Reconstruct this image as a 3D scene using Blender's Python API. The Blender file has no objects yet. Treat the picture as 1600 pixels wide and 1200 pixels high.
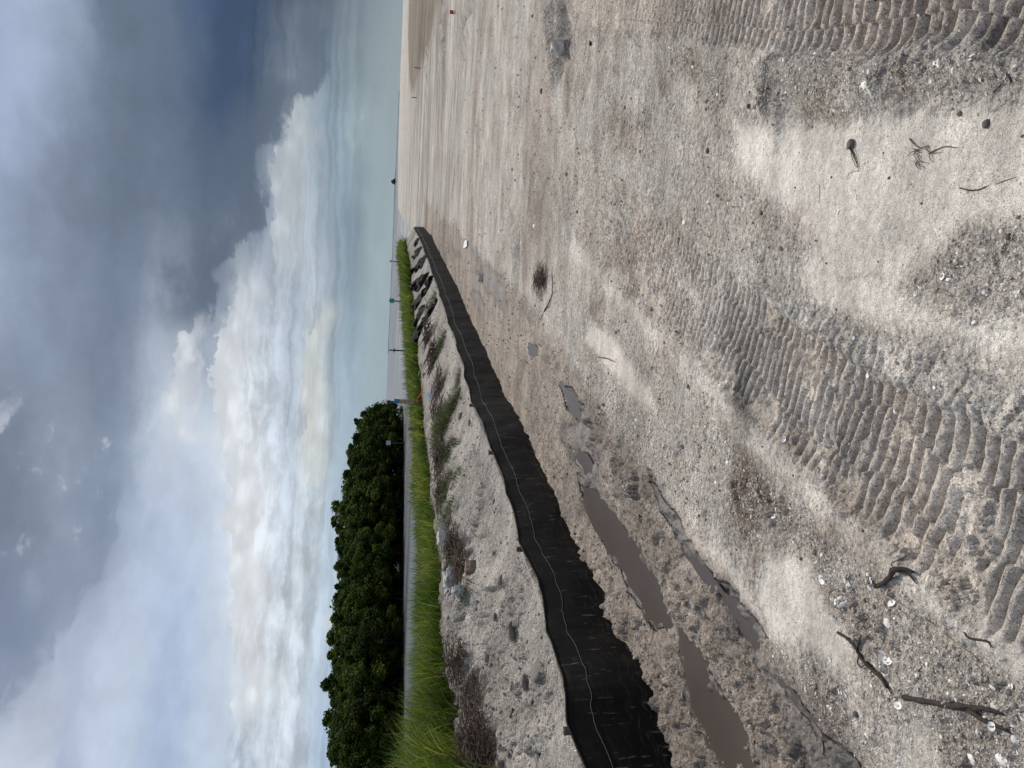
import bpy, math, random
import numpy as np
from mathutils import Vector, Matrix

sc = bpy.context.scene
C = sc.collection
rad = math.radians
# ------------------------------------------------------------------ camera
EYE = np.array([0.0, 0.0, 1.5])
FPX = 1155.0                      # focal length in photo pixels (26 mm on a 36 mm sensor)
PITCH, ROLL = rad(9.6), rad(2.4)
_f = np.array([0, math.cos(PITCH), -math.sin(PITCH)])
_u0 = np.array([0, math.sin(PITCH), math.cos(PITCH)])
_r0 = np.array([1.0, 0, 0])
_up = _u0 * math.cos(ROLL) - _r0 * math.sin(ROLL)
_rt = _r0 * math.cos(ROLL) + _u0 * math.sin(ROLL)
cam = bpy.data.cameras.new('camera')
cam.sensor_width = 36.0
cam.lens = 26.0
cam.clip_start = 0.05
cam.clip_end = 20000
co = bpy.data.objects.new('camera', cam)
C.objects.link(co)
# the phone was held on its side: picture right is down, picture top is to the right
X, Y, Z = -_up, _rt, -_f
co.matrix_world = Matrix(((X[0], Y[0], Z[0], EYE[0]), (X[1], Y[1], Z[1], EYE[1]), (X[2], Y[2], Z[2], EYE[2]), (0, 0, 0, 1)))
sc.camera = co


def ray(px, py):
    return _f * FPX + _up * (800 - px) + _rt * (600 - py)


def G(px, py, z=0.0):
    d = ray(px, py)
    t = (z - EYE[2]) / d[2]
    return EYE + d * t


def at_dist(px, py, dist):
    """point on the sight line at a horizontal distance"""
    d = ray(px, py)
    return EYE + d * (dist / math.hypot(d[0], d[1]))


def proj(x, y, z):
    dx, dy, dz = x - EYE[0], y - EYE[1], z - EYE[2]
    w = dx * _f[0] + dy * _f[1] + dz * _f[2]
    u = dx * _rt[0] + dy * _rt[1] + dz * _rt[2]
    v = dx * _up[0] + dy * _up[1] + dz * _up[2]
    return 800 - FPX * v / w, 600 - FPX * u / w


# ------------------------------------------------------------------ light, exposure
SUN_AZ, SUN_EL = rad(28), rad(49)     # azimuth from +Y towards +X
sun = bpy.data.lights.new('sun', 'SUN')
sun.energy = 3.3
sun.angle = rad(8)
sun.color = (1.0, 0.93, 0.83)
so = bpy.data.objects.new('sun', sun)
C.objects.link(so)
sd = Vector((math.sin(SUN_AZ) * math.cos(SUN_EL), math.cos(SUN_AZ) * math.cos(SUN_EL), math.sin(SUN_EL)))
so.rotation_euler = sd.to_track_quat('Z', 'Y').to_euler()
so.location = (0, 0, 30)
sc.view_settings.view_transform = 'Standard'
sc.view_settings.look = 'None'
sc.view_settings.exposure = 0.0
sc.view_settings.gamma = 1.0
sc.cycles.max_bounces = 6
sc.cycles.transparent_max_bounces = 8


def lin(c):
    c = c / 255.0
    return c / 12.92 if c <= 0.04045 else ((c + 0.055) / 1.055) ** 2.4


# ------------------------------------------------------------------ node helper
class N:
    def __init__(s, tree):
        s.t = tree
        s.n = tree.nodes
        s.l = tree.links

    def put(s, sock, v):
        if isinstance(v, bpy.types.NodeSocket):
            s.l.new(v, sock)
        elif v is not None:
            sock.default_value = v

    def m(s, op, a, b=None, c=None, clamp=False):
        n = s.n.new('ShaderNodeMath')
        n.operation = op
        n.use_clamp = clamp
        s.put(n.inputs[0], a)
        if b is not None: s.put(n.inputs[1], b)
        if c is not None: s.put(n.inputs[2], c)
        return n.outputs[0]

    def mr(s, v, a, b, c=0.0, d=1.0, smooth=True):
        n = s.n.new('ShaderNodeMapRange')
        n.interpolation_type = 'SMOOTHSTEP' if smooth else 'LINEAR'
        s.put(n.inputs[0], v)
        for i, q in enumerate((a, b, c, d)): s.put(n.inputs[i + 1], q)
        return n.outputs[0]

    def mix(s, f, a, b, blend='MIX'):
        n = s.n.new('ShaderNodeMix')
        n.data_type = 'RGBA'
        n.blend_type = blend
        s.put(n.inputs[0], f)
        s.put(n.inputs[6], a if not isinstance(a, tuple) else (*a[:3], 1))
        s.put(n.inputs[7], b if not isinstance(b, tuple) else (*b[:3], 1))
        return n.outputs[2]

    def noise(s, vec, scale, detail=4, rough=0.55, dist=0.0, color=False):
        n = s.n.new('ShaderNodeTexNoise')
        if vec is not None: s.put(n.inputs['Vector'], vec)
        n.inputs['Scale'].default_value = scale
        n.inputs['Detail'].default_value = detail
        n.inputs['Roughness'].default_value = rough
        n.inputs['Distortion'].default_value = dist
        return n.outputs['Color' if color else 'Fac']

    def vor(s, vec, scale, feature='F1', out='Distance', rnd=1.0):
        n = s.n.new('ShaderNodeTexVoronoi')
        n.feature = feature
        if vec is not None: s.put(n.inputs['Vector'], vec)
        n.inputs['Scale'].default_value = scale
        n.inputs['Randomness'].default_value = rnd
        return n.outputs[out]

    def sep(s, v):
        n = s.n.new('ShaderNodeSeparateXYZ')
        s.put(n.inputs[0], v)
        return n.outputs

    def mix_f(s, f, a, b):
        return s.m('ADD', s.m('MULTIPLY', a, s.m('SUBTRACT', 1.0, f)), s.m('MULTIPLY', b, f))

    def vm_len(s, a):
        n = s.n.new('ShaderNodeVectorMath'); n.operation = 'LENGTH'; s.put(n.inputs[0], a)
        return n.outputs['Value']

    def comb(s, x, y, z):
        n = s.n.new('ShaderNodeCombineXYZ')
        for i, q in enumerate((x, y, z)): s.put(n.inputs[i], q)
        return n.outputs[0]

    def vm(s, op, a, b=None, scale=None):
        n = s.n.new('ShaderNodeVectorMath')
        n.operation = op
        s.put(n.inputs[0], a)
        if b is not None: s.put(n.inputs[1], b)
        if scale is not None: s.put(n.inputs['Scale'], scale)
        return n.outputs[0]

    def attr(s, name, out='Color'):
        n = s.n.new('ShaderNodeAttribute')
        n.attribute_name = name
        return n.outputs[out]

    def bump(s, h, dist, strength=1.0, normal=None):
        n = s.n.new('ShaderNodeBump')
        n.inputs['Strength'].default_value = strength
        n.inputs['Distance'].default_value = dist
        s.put(n.inputs['Height'], h)
        if normal is not None: s.put(n.inputs['Normal'], normal)
        return n.outputs[0]


# ------------------------------------------------------------------ sky (world)
# colours of the cloud field sampled on (x, y) stations of the view and turned into azimuth / elevation ramps
SKYT = {
    0: [(0, 165, 178, 205), (60, 165, 178, 202), (110, 158, 172, 195), (150, 112, 126, 146), (200, 96, 110, 128), (260, 93, 108, 128), (300, 70, 90, 120), (340, 56, 75, 104), (400, 54, 73, 101), (425, 72, 86, 106), (480, 74, 87, 105), (515, 80, 92, 108), (530, 112, 126, 138), (600, 118, 134, 146)],
    150: [(0, 166, 179, 208), (50, 156, 170, 195), (100, 130, 144, 165), (150, 110, 122, 140), (200, 97, 111, 129), (260, 94, 108, 128), (310, 80, 95, 117), (345, 60, 80, 112), (380, 58, 78, 108), (420, 76, 89, 108), (440, 110, 122, 138), (460, 172, 184, 194), (490, 150, 165, 176), (520, 130, 150, 166), (560, 150, 166, 172), (600, 135, 154, 164)],
    300: [(0, 150, 165, 190), (50, 138, 151, 172), (100, 120, 132, 150), (150, 108, 121, 139), (200, 97, 110, 128), (240, 108, 121, 140), (300, 94, 107, 125), (350, 84, 97, 116), (405, 84, 97, 116), (430, 165, 176, 188), (470, 178, 188, 197), (510, 150, 166, 178), (555, 116, 134, 152), (575, 150, 168, 176), (600, 148, 168, 177)],
    450: [(0, 170, 182, 203), (40, 142, 155, 175), (100, 128, 140, 160), (150, 116, 128, 148), (200, 112, 125, 144), (240, 142, 154, 174), (270, 118, 131, 150), (320, 104, 117, 136), (345, 120, 132, 150), (375, 195, 205, 216), (420, 186, 196, 208), (470, 172, 184, 198), (510, 160, 174, 188), (540, 132, 152, 168), (570, 150, 170, 180), (600, 150, 170, 179)],
    600: [(0, 112, 125, 142), (50, 126, 139, 158), (100, 124, 137, 157), (150, 126, 139, 158), (200, 136, 149, 169), (235, 180, 192, 206), (280, 222, 228, 234), (320, 190, 202, 216), (370, 216, 223, 229), (420, 198, 208, 218), (465, 176, 190, 206), (492, 216, 219, 216), (525, 150, 170, 185), (600, 158, 178, 188)],
    750: [(0, 118, 129, 145), (40, 132, 144, 160), (75, 165, 177, 193), (105, 170, 180, 194), (150, 124, 137, 156), (200, 140, 153, 173), (245, 184, 196, 214), (300, 188, 200, 220), (340, 196, 207, 221), (362, 228, 233, 238), (405, 216, 223, 230), (450, 186, 198, 212), (490, 204, 211, 214), (530, 172, 188, 204), (600, 165, 184, 200)],
    900: [(0, 120, 132, 150), (50, 113, 125, 142), (100, 128, 141, 161), (150, 142, 155, 178), (190, 188, 201, 220), (250, 184, 199, 224), (300, 188, 203, 222), (342, 190, 204, 222), (368, 234, 238, 242), (405, 226, 231, 236), (440, 200, 210, 220), (480, 184, 199, 212), (520, 172, 190, 208), (600, 165, 184, 204)],
    1050: [(0, 124, 137, 164), (45, 130, 143, 170), (85, 184, 195, 214), (150, 200, 210, 228), (210, 195, 207, 225), (250, 170, 186, 214), (280, 171, 189, 217), (310, 188, 203, 222), (365, 196, 208, 224), (385, 218, 225, 232), (425, 202, 211, 221), (460, 212, 218, 225), (500, 180, 195, 210), (540, 166, 186, 208), (600, 160, 180, 205)],
    1200: [(0, 196, 206, 222), (50, 206, 214, 228), (90, 168, 180, 202), (130, 192, 203, 222), (200, 190, 204, 222), (245, 173, 188, 216), (270, 172, 188, 217), (300, 190, 205, 224), (350, 193, 207, 225), (400, 196, 209, 222), (450, 202, 212, 223), (500, 166, 186, 211), (550, 160, 180, 208), (600, 158, 178, 205)],
}


def sky_col(px, py):
    ks = sorted(SKYT)
    py = min(max(py, ks[0]), ks[-1])
    px = min(max(px, 0), 600)
    i = min(int(py // 150), len(ks) - 2)
    w = (py - ks[i]) / 150.0

    def col(k):
        tb = np.array(SKYT[k], float)
        return np.array([np.interp(px, tb[:, 0], tb[:, c]) for c in (1, 2, 3)])
    c = col(ks[i]) * (1 - w) + col(ks[i + 1]) * w
    return [lin(v) for v in c]


world = bpy.data.worlds.new('World')
sc.world = world
world.use_nodes = True
w = N(world.node_tree)
for n_ in list(w.n): w.n.remove(n_)
tc = w.n.new('ShaderNodeTexCoord').outputs['Generated']
dirv = w.vm('NORMALIZE', tc)
dx, dy, dz = w.sep(dirv)[:3]
AZ0, DAZ, NAZ = -34.0, 7.556, 10
az = w.m('DEGREES', w.m('ARCTAN2', dx, dy))
el = w.m('DEGREES', w.m('ARCSINE', dz))
# flattened coordinates: clouds stretch sideways towards the horizon
elp = w.m('MAXIMUM', el, 0.0)
cv = w.comb(w.m('MULTIPLY', az, 0.040), w.m('MULTIPLY', w.m('POWER', w.m('ADD', elp, 1.0), 0.8), 0.155), 0.0)
wn = w.sep(w.noise(cv, 1.6, 3, 0.5, color=True))
wn2 = w.sep(w.noise(cv, 7.0, 5, 0.62, color=True))
amp = w.mr(el, 0, 12, 0.35, 1.0)
azw = w.m('ADD', az, w.m('MULTIPLY', amp, w.m('ADD', w.m('MULTIPLY', w.m('SUBTRACT', wn[0], 0.5), 4.0), w.m('MULTIPLY', w.m('SUBTRACT', wn2[0], 0.5), 3.0))))
elw = w.m('ADD', el, w.m('MULTIPLY', amp, w.m('ADD', w.m('MULTIPLY', w.m('SUBTRACT', wn[1], 0.5), 2.0), w.m('MULTIPLY', w.m('SUBTRACT', wn2[1], 0.5), 2.6))))
uf = w.m('DIVIDE', w.m('SUBTRACT', azw, AZ0), DAZ)
ev = w.m('DIVIDE', elw, 30.0, clamp=True)
acc = None
for j in range(NAZ):
    a = rad(AZ0 + DAZ * j)
    cr = w.n.new('ShaderNodeValToRGB')
    cr.color_ramp.interpolation = 'EASE' if False else 'LINEAR'
    els = [0.0, 0.6, 1.6, 2.6, 3.6, 4.6, 5.6, 6.8, 8, 9, 10, 11, 12, 13, 14, 15, 16.2, 17.5, 18.8, 20, 21.3, 22.6, 24, 25.5, 27, 29]
    e0 = cr.color_ramp.elements
    while len(e0) < len(els): e0.new(0.5)
    for q, e_ in enumerate(els):
        e0[q].position = q / len(els)
    for q, e_ in enumerate(els):
        er = rad(e_)
        d = np.array([math.sin(a) * math.cos(er), math.cos(a) * math.cos(er), math.sin(er)])
        px, py = proj(*(EYE + d))
        cc = sky_col(px, py)
        e0[q].position = e_ / 30.0
        e0[q].color = (*cc, 1)
    w.put(cr.inputs[0], ev)
    # triangular weight of this column, the end columns reach on round the sky
    dist = w.m('SUBTRACT', uf, float(j))
    if j == 0: dist = w.m('MAXIMUM', dist, 0.0)
    if j == NAZ - 1: dist = w.m('MINIMUM', dist, 0.0)
    wt = w.m('SUBTRACT', 1.0, w.m('ABSOLUTE', dist), clamp=True)
    term = w.vm('SCALE', cr.outputs[0], scale=wt)
    acc = term if acc is None else w.vm('ADD', acc, term)
lum = w.m('ADD', w.m('MULTIPLY', w.sep(acc)[0], 0.5), w.m('MULTIPLY', w.sep(acc)[1], 0.5))
# cumulus billows: crisp bright heads where the field is bright, soft grey streaks elsewhere
bn = w.noise(cv, 9.0, 8, 0.62, 0.3)
bn2 = w.noise(cv, 3.2, 6, 0.55, 0.2)
bright = w.mr(lum, 0.36, 0.66)
hump = w.mr(w.m('ADD', w.m('MULTIPLY', bn, 0.6), w.m('MULTIPLY', bn2, 0.4)), 0.40, 0.60, -0.17, 0.17)
soft = w.mr(bn2, 0.3, 0.7, -0.08, 0.08)



def edge(pts, fall, billow, soft, above=False):
    """mask of a cloud whose outline follows the given stations: crisp at the outline, fading away from it"""
    q = []
    for a_, b_ in pts:
        d_ = ray(a_, b_); d_ = d_ / np.linalg.norm(d_)
        q.append((math.degrees(math.atan2(d_[0], d_[1])), math.degrees(math.asin(d_[2]))))
    q.sort()
    fc = w.n.new('ShaderNodeFloatCurve')
    cvm = fc.mapping; cvm.use_clip = False
    c0 = cvm.curves[0]
    lo_, hi_ = q[0][0], q[-1][0]
    while len(c0.points) < len(q): c0.points.new(0.5, 0.5)
    for i_, (a_, e_) in enumerate(q): c0.points[i_].location = ((a_ - lo_) / (hi_ - lo_), e_ / 30.0)
    cvm.update()
    t_ = w.m('DIVIDE', w.m('SUBTRACT', azw2, lo_), hi_ - lo_)
    w.put(fc.inputs['Value'], w.m('MINIMUM', w.m('MAXIMUM', t_, 0.0), 1.0))
    ed = w.m('MULTIPLY', fc.outputs[0], 30.0)
    dd = w.m('SUBTRACT', el, ed) if above else w.m('SUBTRACT', ed, el)
    dd = w.m('ADD', dd, w.m('MULTIPLY', billow, amp))
    ends = w.m('MULTIPLY', w.mr(t_, -0.02, 0.10), w.mr(t_, 1.02, 0.90))
    return w.m('MULTIPLY', w.m('MULTIPLY', w.mr(dd, 0.0, soft), w.mr(dd, 0.3 * fall, fall, 1.0, 0.0)), ends), dd


azw2 = w.m('ADD', az, w.m('MULTIPLY', w.m('SUBTRACT', wn2[2], 0.5), 1.6))
vb = w.vor(w.vm('ADD', cv, w.vm('SCALE', w.noise(cv, 14, 4, 0.6, color=True), scale=0.05)), 13.0, 'SMOOTH_F1')
vb2 = w.vor(cv, 36.0, 'SMOOTH_F1')
bil = w.m('ADD', w.m('MULTIPLY', w.m('SUBTRACT', 0.42, vb), 1.5), w.m('ADD', w.m('MULTIPLY', w.m('SUBTRACT', 0.4, vb2), 0.5), w.m('MULTIPLY', w.m('SUBTRACT', bn, 0.5), 4.0)))
frag = w.m('ADD', w.m('MULTIPLY', w.m('SUBTRACT', bn, 0.5), 6.5), w.m('MULTIPLY', w.m('SUBTRACT', bn2, 0.5), 3.0))
WHT = (lin(236), lin(239), lin(243))
# the long bank of sunlit cumulus, its smaller neighbours low down, and the ragged foot of the dark deck
clouds = acc
m1, d1 = edge([(352, 1160), (368, 1110), (372, 1060), (356, 1000), (362, 960), (357, 900), (346, 850), (344, 800), (352, 760), (346, 720), (336, 680), (332, 640), (322, 600), (332, 550), (345, 500), (356, 460), (385, 420)], 3.6, bil, 0.22)
shade = w.mr(w.m('ADD', w.m('MULTIPLY', vb, 1.0), w.m('MULTIPLY', bn, 0.9)), 0.45, 1.0, 1.04, 0.74)
in1 = w.m('MULTIPLY', w.mr(d1, -0.4, 0.6), w.mr(el, 1.5, 4.0))
lay = w.noise(w.comb(w.m('MULTIPLY', az, 0.035), w.m('MULTIPLY', elw, 0.9), 2.0), 1.5, 6, 0.55, 0.4)
fac = w.m('ADD', 1.0, w.m('ADD', w.m('MULTIPLY', hump, w.m('ADD', 0.16, w.m('MULTIPLY', in1, w.m('MULTIPLY', bright, 0.9)))), w.m('MULTIPLY', soft, 0.8)))
fac = w.m('ADD', fac, w.m('MULTIPLY', in1, w.mr(lay, 0.32, 0.66, -0.17, 0.12)))
clouds = w.vm('SCALE', acc, scale=fac)
clouds = w.mix(w.m('MULTIPLY', w.m('MULTIPLY', m1, w.mr(bn2, 0.35, 0.55, 0.45, 1.0)), 0.80), clouds, w.vm('SCALE', WHT, scale=shade))
m5, d5 = edge([(292, 700), (266, 660), (258, 620), (262, 585), (270, 550), (282, 515), (300, 480)], 2.6, bil, 0.3)
clouds = w.mix(w.m('MULTIPLY', m5, 0.6), clouds, w.vm('SCALE', WHT, scale=shade))
m2, d2 = edge([(478, 760), (474, 700), (478, 650), (472, 600), (470, 560), (490, 500), (500, 460)], 2.2, bil, 0.18)
clouds = w.mix(w.m('MULTIPLY', m2, 0.5), clouds, w.vm('SCALE', (lin(228), lin(228), lin(222)), scale=shade))
m3, d3 = edge([(432, 420), (420, 360), (425, 300), (420, 260), (440, 215), (436, 160), (470, 140)], 3.2, bil, 0.25)
clouds = w.mix(w.m('MULTIPLY', m3, 0.55), clouds, w.vm('SCALE', (lin(205), lin(212), lin(216)), scale=shade))
m6, d6 = edge([(215, 735), (192, 790), (200, 830), (185, 880), (160, 920), (128, 965), (92, 1005), (66, 1050), (36, 1090), (8, 1135)], 5.5, w.m('MULTIPLY', frag, 0.7), 0.9, above=True)
clouds = w.mix(w.m('MULTIPLY', m6, 0.55), clouds, (lin(126), lin(139), lin(160)))
m4, d4 = edge([(330, 520), (345, 470), (352, 420), (392, 380), (424, 340), (420, 300), (410, 240), (440, 215), (452, 190), (480, 150), (508, 130), (522, 90), (520, 40), (516, 0)], 5.0, w.m('ADD', w.m('MULTIPLY', frag, 0.5), w.m('MULTIPLY', bil, 0.3)), 0.7, above=True)
clouds = w.mix(w.m('MULTIPLY', m4, 0.78), clouds, (lin(86), lin(99), lin(118)))
# small puffs and slivers low over the horizon
pf = w.m('ADD', w.m('MULTIPLY', vb, -0.12), w.m('ADD', w.m('MULTIPLY', bn2, 0.75), w.m('MULTIPLY', bn, 0.35)))
pm4 = w.m('MULTIPLY', w.mr(pf, 0.60, 0.70), w.m('MULTIPLY', w.mr(el, 0.8, 1.6), w.mr(el, 5.5, 3.5)))
clouds = w.mix(w.m('MULTIPLY', pm4, 0.28), clouds, (lin(222), lin(222), lin(212)))
# ragged bright gaps in the grey deck overhead
gp_ = w.m('MULTIPLY', w.mr(w.m('ADD', w.m('MULTIPLY', bn, 0.55), w.m('MULTIPLY', bn2, 0.45)), 0.55, 0.66), w.m('MULTIPLY', w.mr(el, 13, 17), w.m('MULTIPLY', w.mr(az, 0, -6), w.mr(az, -16, -11))))
clouds = w.mix(w.m('MULTIPLY', gp_, 0.55), clouds, (lin(222), lin(228), lin(236)))
# thin haze at the horizon
hz = w.mr(el, 0.0, 3.0, 0.55, 0.0)
clouds = w.mix(hz, clouds, (lin(156), lin(170), lin(176)))
skyt = w.n.new('ShaderNodeTexSky')
skyt.sky_type = 'NISHITA'
skyt.sun_disc = False
skyt.sun_elevation = SUN_EL
skyt.sun_rotation = SUN_AZ
skyt.ozone_density = 1.5
nis = w.vm('SCALE', skyt.outputs[0], scale=0.10)
final = w.mix(w.mr(el, 24, 60, 0.97, 0.75), nis, clouds)
bg = w.n.new('ShaderNodeBackground')
w.put(bg.inputs[0], final)
bg.inputs[1].default_value = 1.0
out = w.n.new('ShaderNodeOutputWorld')
w.l.new(bg.outputs[0], out.inputs[0])
world.cycles.sampling_method = 'MANUAL'
world.cycles.sample_map_resolution = 512


# ------------------------------------------------------------------ numpy noise
def _hash(ix, iy, seed):
    h = (ix.astype(np.int64) * 374761393 + iy.astype(np.int64) * 668265263 + seed * 1442695041) & 0xffffffff
    h = ((h ^ (h >> 13)) * 1274126177) & 0xffffffff
    h = (h ^ (h >> 16)) & 0xffffffff
    return h


_GA = np.arange(256) / 256.0 * 2 * np.pi
_GX, _GY = np.cos(_GA).astype(np.float32), np.sin(_GA).astype(np.float32)


def perlin(x, y, seed=0):
    x = np.asarray(x, np.float64); y = np.asarray(y, np.float64)
    ix = np.floor(x); iy = np.floor(y)
    fx = (x - ix).astype(np.float32); fy = (y - iy).astype(np.float32)
    ix = ix.astype(np.int64); iy = iy.astype(np.int64)
    u = fx * fx * fx * (fx * (fx * 6 - 15) + 10)
    v = fy * fy * fy * (fy * (fy * 6 - 15) + 10)

    def g(i, j):
        h = _hash(ix + i, iy + j, seed) & 255
        return _GX[h] * (fx - i) + _GY[h] * (fy - j)
    a = g(0, 0); b = g(1, 0); c = g(0, 1); d = g(1, 1)
    r = a + u * (b - a)
    s = c + u * (d - c)
    return (r + v * (s - r)) * 1.5


def fbm(x, y, scale, octs=4, seed=0, gain=0.5, sp=None, ridged=False):
    """noise with wavelength `scale` metres; octaves finer than the grid spacing sp fade out"""
    o = 0; amp = 1.0; tot = 0
    for k in range(octs):
        lam = scale / (2.03 ** k)
        v = perlin(x / lam + 17.3 * k, y / lam - 9.1 * k, seed + k * 31)
        if ridged: v = 1 - 2 * np.abs(v)
        if sp is not None: v = v * np.clip(lam / (2.2 * sp) - 0.6, 0, 1)
        o = o + v * amp; tot += amp; amp *= gain
    return o / tot


def cells(x, y, size, seed, sp, dens=0.7):
    """separate rounded clods, one at most per cell"""
    wa = np.clip(size / (3.0 * sp) - 0.3, 0, 1)
    X_ = x / size + 0.30 * perlin(x / size * 1.9, y / size * 1.9, seed + 5) + 0.22 * wa * perlin(x / size * 4.3, y / size * 4.3, seed + 6)
    Y_ = y / size + 0.30 * perlin(x / size * 1.9 + 40, y / size * 1.9, seed + 7) + 0.22 * wa * perlin(x / size * 4.3 + 40, y / size * 4.3, seed + 8)
    ix = np.floor(X_).astype(np.int64); iy = np.floor(Y_).astype(np.int64)
    out_ = np.zeros(len(x), np.float32)
    for i in (-1, 0, 1):
        for j in (-1, 0, 1):
            h = _hash(ix + i, iy + j, seed)
            jx = (h & 255) / 255.0; jy = ((h >> 8) & 255) / 255.0; rd = ((h >> 16) & 255) / 255.0; ex = ((h >> 24) & 255) / 255.0
            dx_ = X_ - (ix + i + jx); dy_ = Y_ - (iy + j + jy)
            an = jx * 6.28
            a_ = dx_ * np.cos(an) + dy_ * np.sin(an); b_ = (dy_ * np.cos(an) - dx_ * np.sin(an)) * (1.2 + jy)
            r_ = 0.22 + 0.42 * rd
            q = np.clip(1 - (a_ * a_ + b_ * b_) / (r_ * r_), 0, 1)
            out_ = np.maximum(out_, np.where(ex < dens, np.sqrt(q) * r_ * (0.5 + 0.5 * jy) * (0.85 + 0.5 * (a_ - b_)), 0))
    return out_ * size * np.clip(size * 0.6 / (2.2 * sp) - 0.4, 0, 1)


def sst(v, a, b):
    t = np.clip((v - a) / (b - a), 0, 1)
    return t * t * (3 - 2 * t)


def poly_sd(x, y, pts):
    """signed distance and arc length of the nearest point of a polyline (left side positive)"""
    best = np.full(x.shape, 1e18); sd = np.zeros(x.shape); arc = np.zeros(x.shape)
    s0 = 0.0
    n = len(pts) - 1
    for i in range(n):
        ax, ay = pts[i][:2]; bx, by = pts[i + 1][:2]
        ex, ey = bx - ax, by - ay
        L = math.hypot(ex, ey)
        t = ((x - ax) * ex + (y - ay) * ey) / (L * L)
        lo = -1e9 if i == 0 else 0; hi = 1e9 if i == n - 1 else 1
        tc_ = np.clip(t, lo, hi)
        qx, qy = x - ax - tc_ * ex, y - ay - tc_ * ey
        d2 = qx * qx + qy * qy
        m_ = d2 < best
        best = np.where(m_, d2, best)
        cr_ = ex * (y - ay) - ey * (x - ax)
        sd = np.where(m_, np.sign(cr_) * np.sqrt(d2), sd)
        arc = np.where(m_, s0 + tc_ * L, arc)
        s0 += L
    return sd, arc


def poly_in(x, y, pts):
    """signed distance to a closed polygon, positive inside"""
    inside = np.zeros(x.shape, bool); best = np.full(x.shape, 1e18)
    n = len(pts)
    for i in range(n):
        ax, ay = pts[i][:2]; bx, by = pts[(i + 1) % n][:2]
        ex, ey = bx - ax, by - ay
        t = np.clip(((x - ax) * ex + (y - ay) * ey) / (ex * ex + ey * ey), 0, 1)
        d2 = (x - ax - t * ex) ** 2 + (y - ay - t * ey) ** 2
        best = np.minimum(best, d2)
        if ey != 0:
            cond = ((ay > y) != (by > y)) & (x < ex * (y - ay) / ey + ax)
            inside ^= cond
    return np.where(inside, 1, -1) * np.sqrt(best)


GP = lambda L, z=0.0: [G(a, b, z) for a, b in L]

# ------------------------------------------------------------------ fence line (from where it stands on the ground)
FB = [(357, 662), (373, 675), (403, 688), (432, 703), (463, 718), (492, 730), (508, 735), (545, 753), (575, 767), (617, 781), (657, 806), (680, 820),
      (707, 829), (740, 843), (773, 860), (803, 872), (833, 885), (870, 902), (917, 925), (947, 935), (1005, 965), (1069, 1004), (1121, 1020), (1180, 1041), (1300, 1082), (1420, 1122)]
FT = [(357, 645), (380, 658), (408, 668), (442, 678), (467, 687), (497, 697), (521, 703), (553, 716), (599, 727), (631, 732), (680, 757), (703, 763), (740, 780),
      (787, 793), (827, 803), (853, 807), (893, 827), (933, 840), (990, 853), (1072, 872), (1130, 884), (1185, 901), (1300, 934), (1420, 968)]
_fby = np.array([a for a, b in FB], float); _fbx = np.array([b for a, b in FB], float)
_fty = np.array([a for a, b in FT], float); _ftx = np.array([b for a, b in FT], float)
fence_pts = []; fence_h = []
for yy in np.linspace(1420, 357, 70):
    # smooth the ragged mud edge: the cloth itself runs straight underneath
    ys = np.linspace(yy - 25, yy + 25, 7)
    xb = np.interp(ys, _fby, _fbx).mean() if 380 < yy < 1390 else np.interp(yy, _fby, _fbx)
    b = G(xb, yy, 0.03)
    dist = math.hypot(b[0], b[1])
    t = at_dist(np.interp(yy, _fty, _ftx), yy, dist)
    fence_pts.append((b[0], b[1])); fence_h.append(t[2])
d0 = np.array(fence_pts[0]) - np.array(fence_pts[3]); d0 = d0 / np.linalg.norm(d0)
fence_pts.insert(0, tuple(np.array(fence_pts[0]) + d0 * 3)); fence_h.insert(0, fence_h[0])
fence_h = list(np.convolve(np.pad(fence_h, 2, mode='edge'), np.ones(5) / 5, 'valid'))
fp = np.array(fence_pts)
_L0 = np.hypot(*(fp[1:] - fp[:-1]).T).sum()
S_END = float(_L0)
fp = np.concatenate([fp, [[math.sin(rad(12.2)) * 75, math.cos(rad(12.2)) * 75]]])
fence_h.append(fence_h[-1])
fs = np.concatenate([[0], np.cumsum(np.hypot(*(fp[1:] - fp[:-1]).T))])
fh = np.array(fence_h)


def narrow(s):
    """the bank gets narrower towards its far end"""
    return np.interp(s, [S_END - 26, S_END - 6, S_END + 6], [1.0, 0.55, 0.5])



def azp(deg, r): return (math.sin(rad(deg)) * r, math.cos(rad(deg)) * r)


shore = list(fence_pts) + [azp(12.2, 75), azp(13.0, 290), azp(16.8, 690), azp(22, 2600), azp(40, 9000)]

# ------------------------------------------------------------------ ground grid (polar: fine where it is near)
a_mid = np.arange(rad(-33), rad(33), 0.00165)
a_out = np.arange(rad(33), 2 * np.pi - rad(33), 0.02)
AZI = np.concatenate([a_mid, a_out])
rr = [0.35]
while rr[-1] < 7000:
    r_ = rr[-1]
    st = 0.02 if r_ < 0.95 else max(0.0023, 0.0009 * r_)
    st = min(st, 0.03 + 0.00002 * r_)
    rr.append(r_ * (1 + st))
RR = np.array(rr)
NA, NR = len(AZI), len(RR)
A2, R2 = np.meshgrid(AZI, RR)
GX_ = (np.sin(A2) * R2).ravel(); GY_ = (np.cos(A2) * R2).ravel()
SPC = np.maximum(R2 * 0.00165, R2 * np.gradient(np.log(RR))[:, None] * 0.8).ravel()
SPC = np.where(np.tile((AZI > rad(33)), NR), SPC + (R2 * 0.02).ravel(), SPC)
print('grid', NA, NR, NA * NR)

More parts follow.
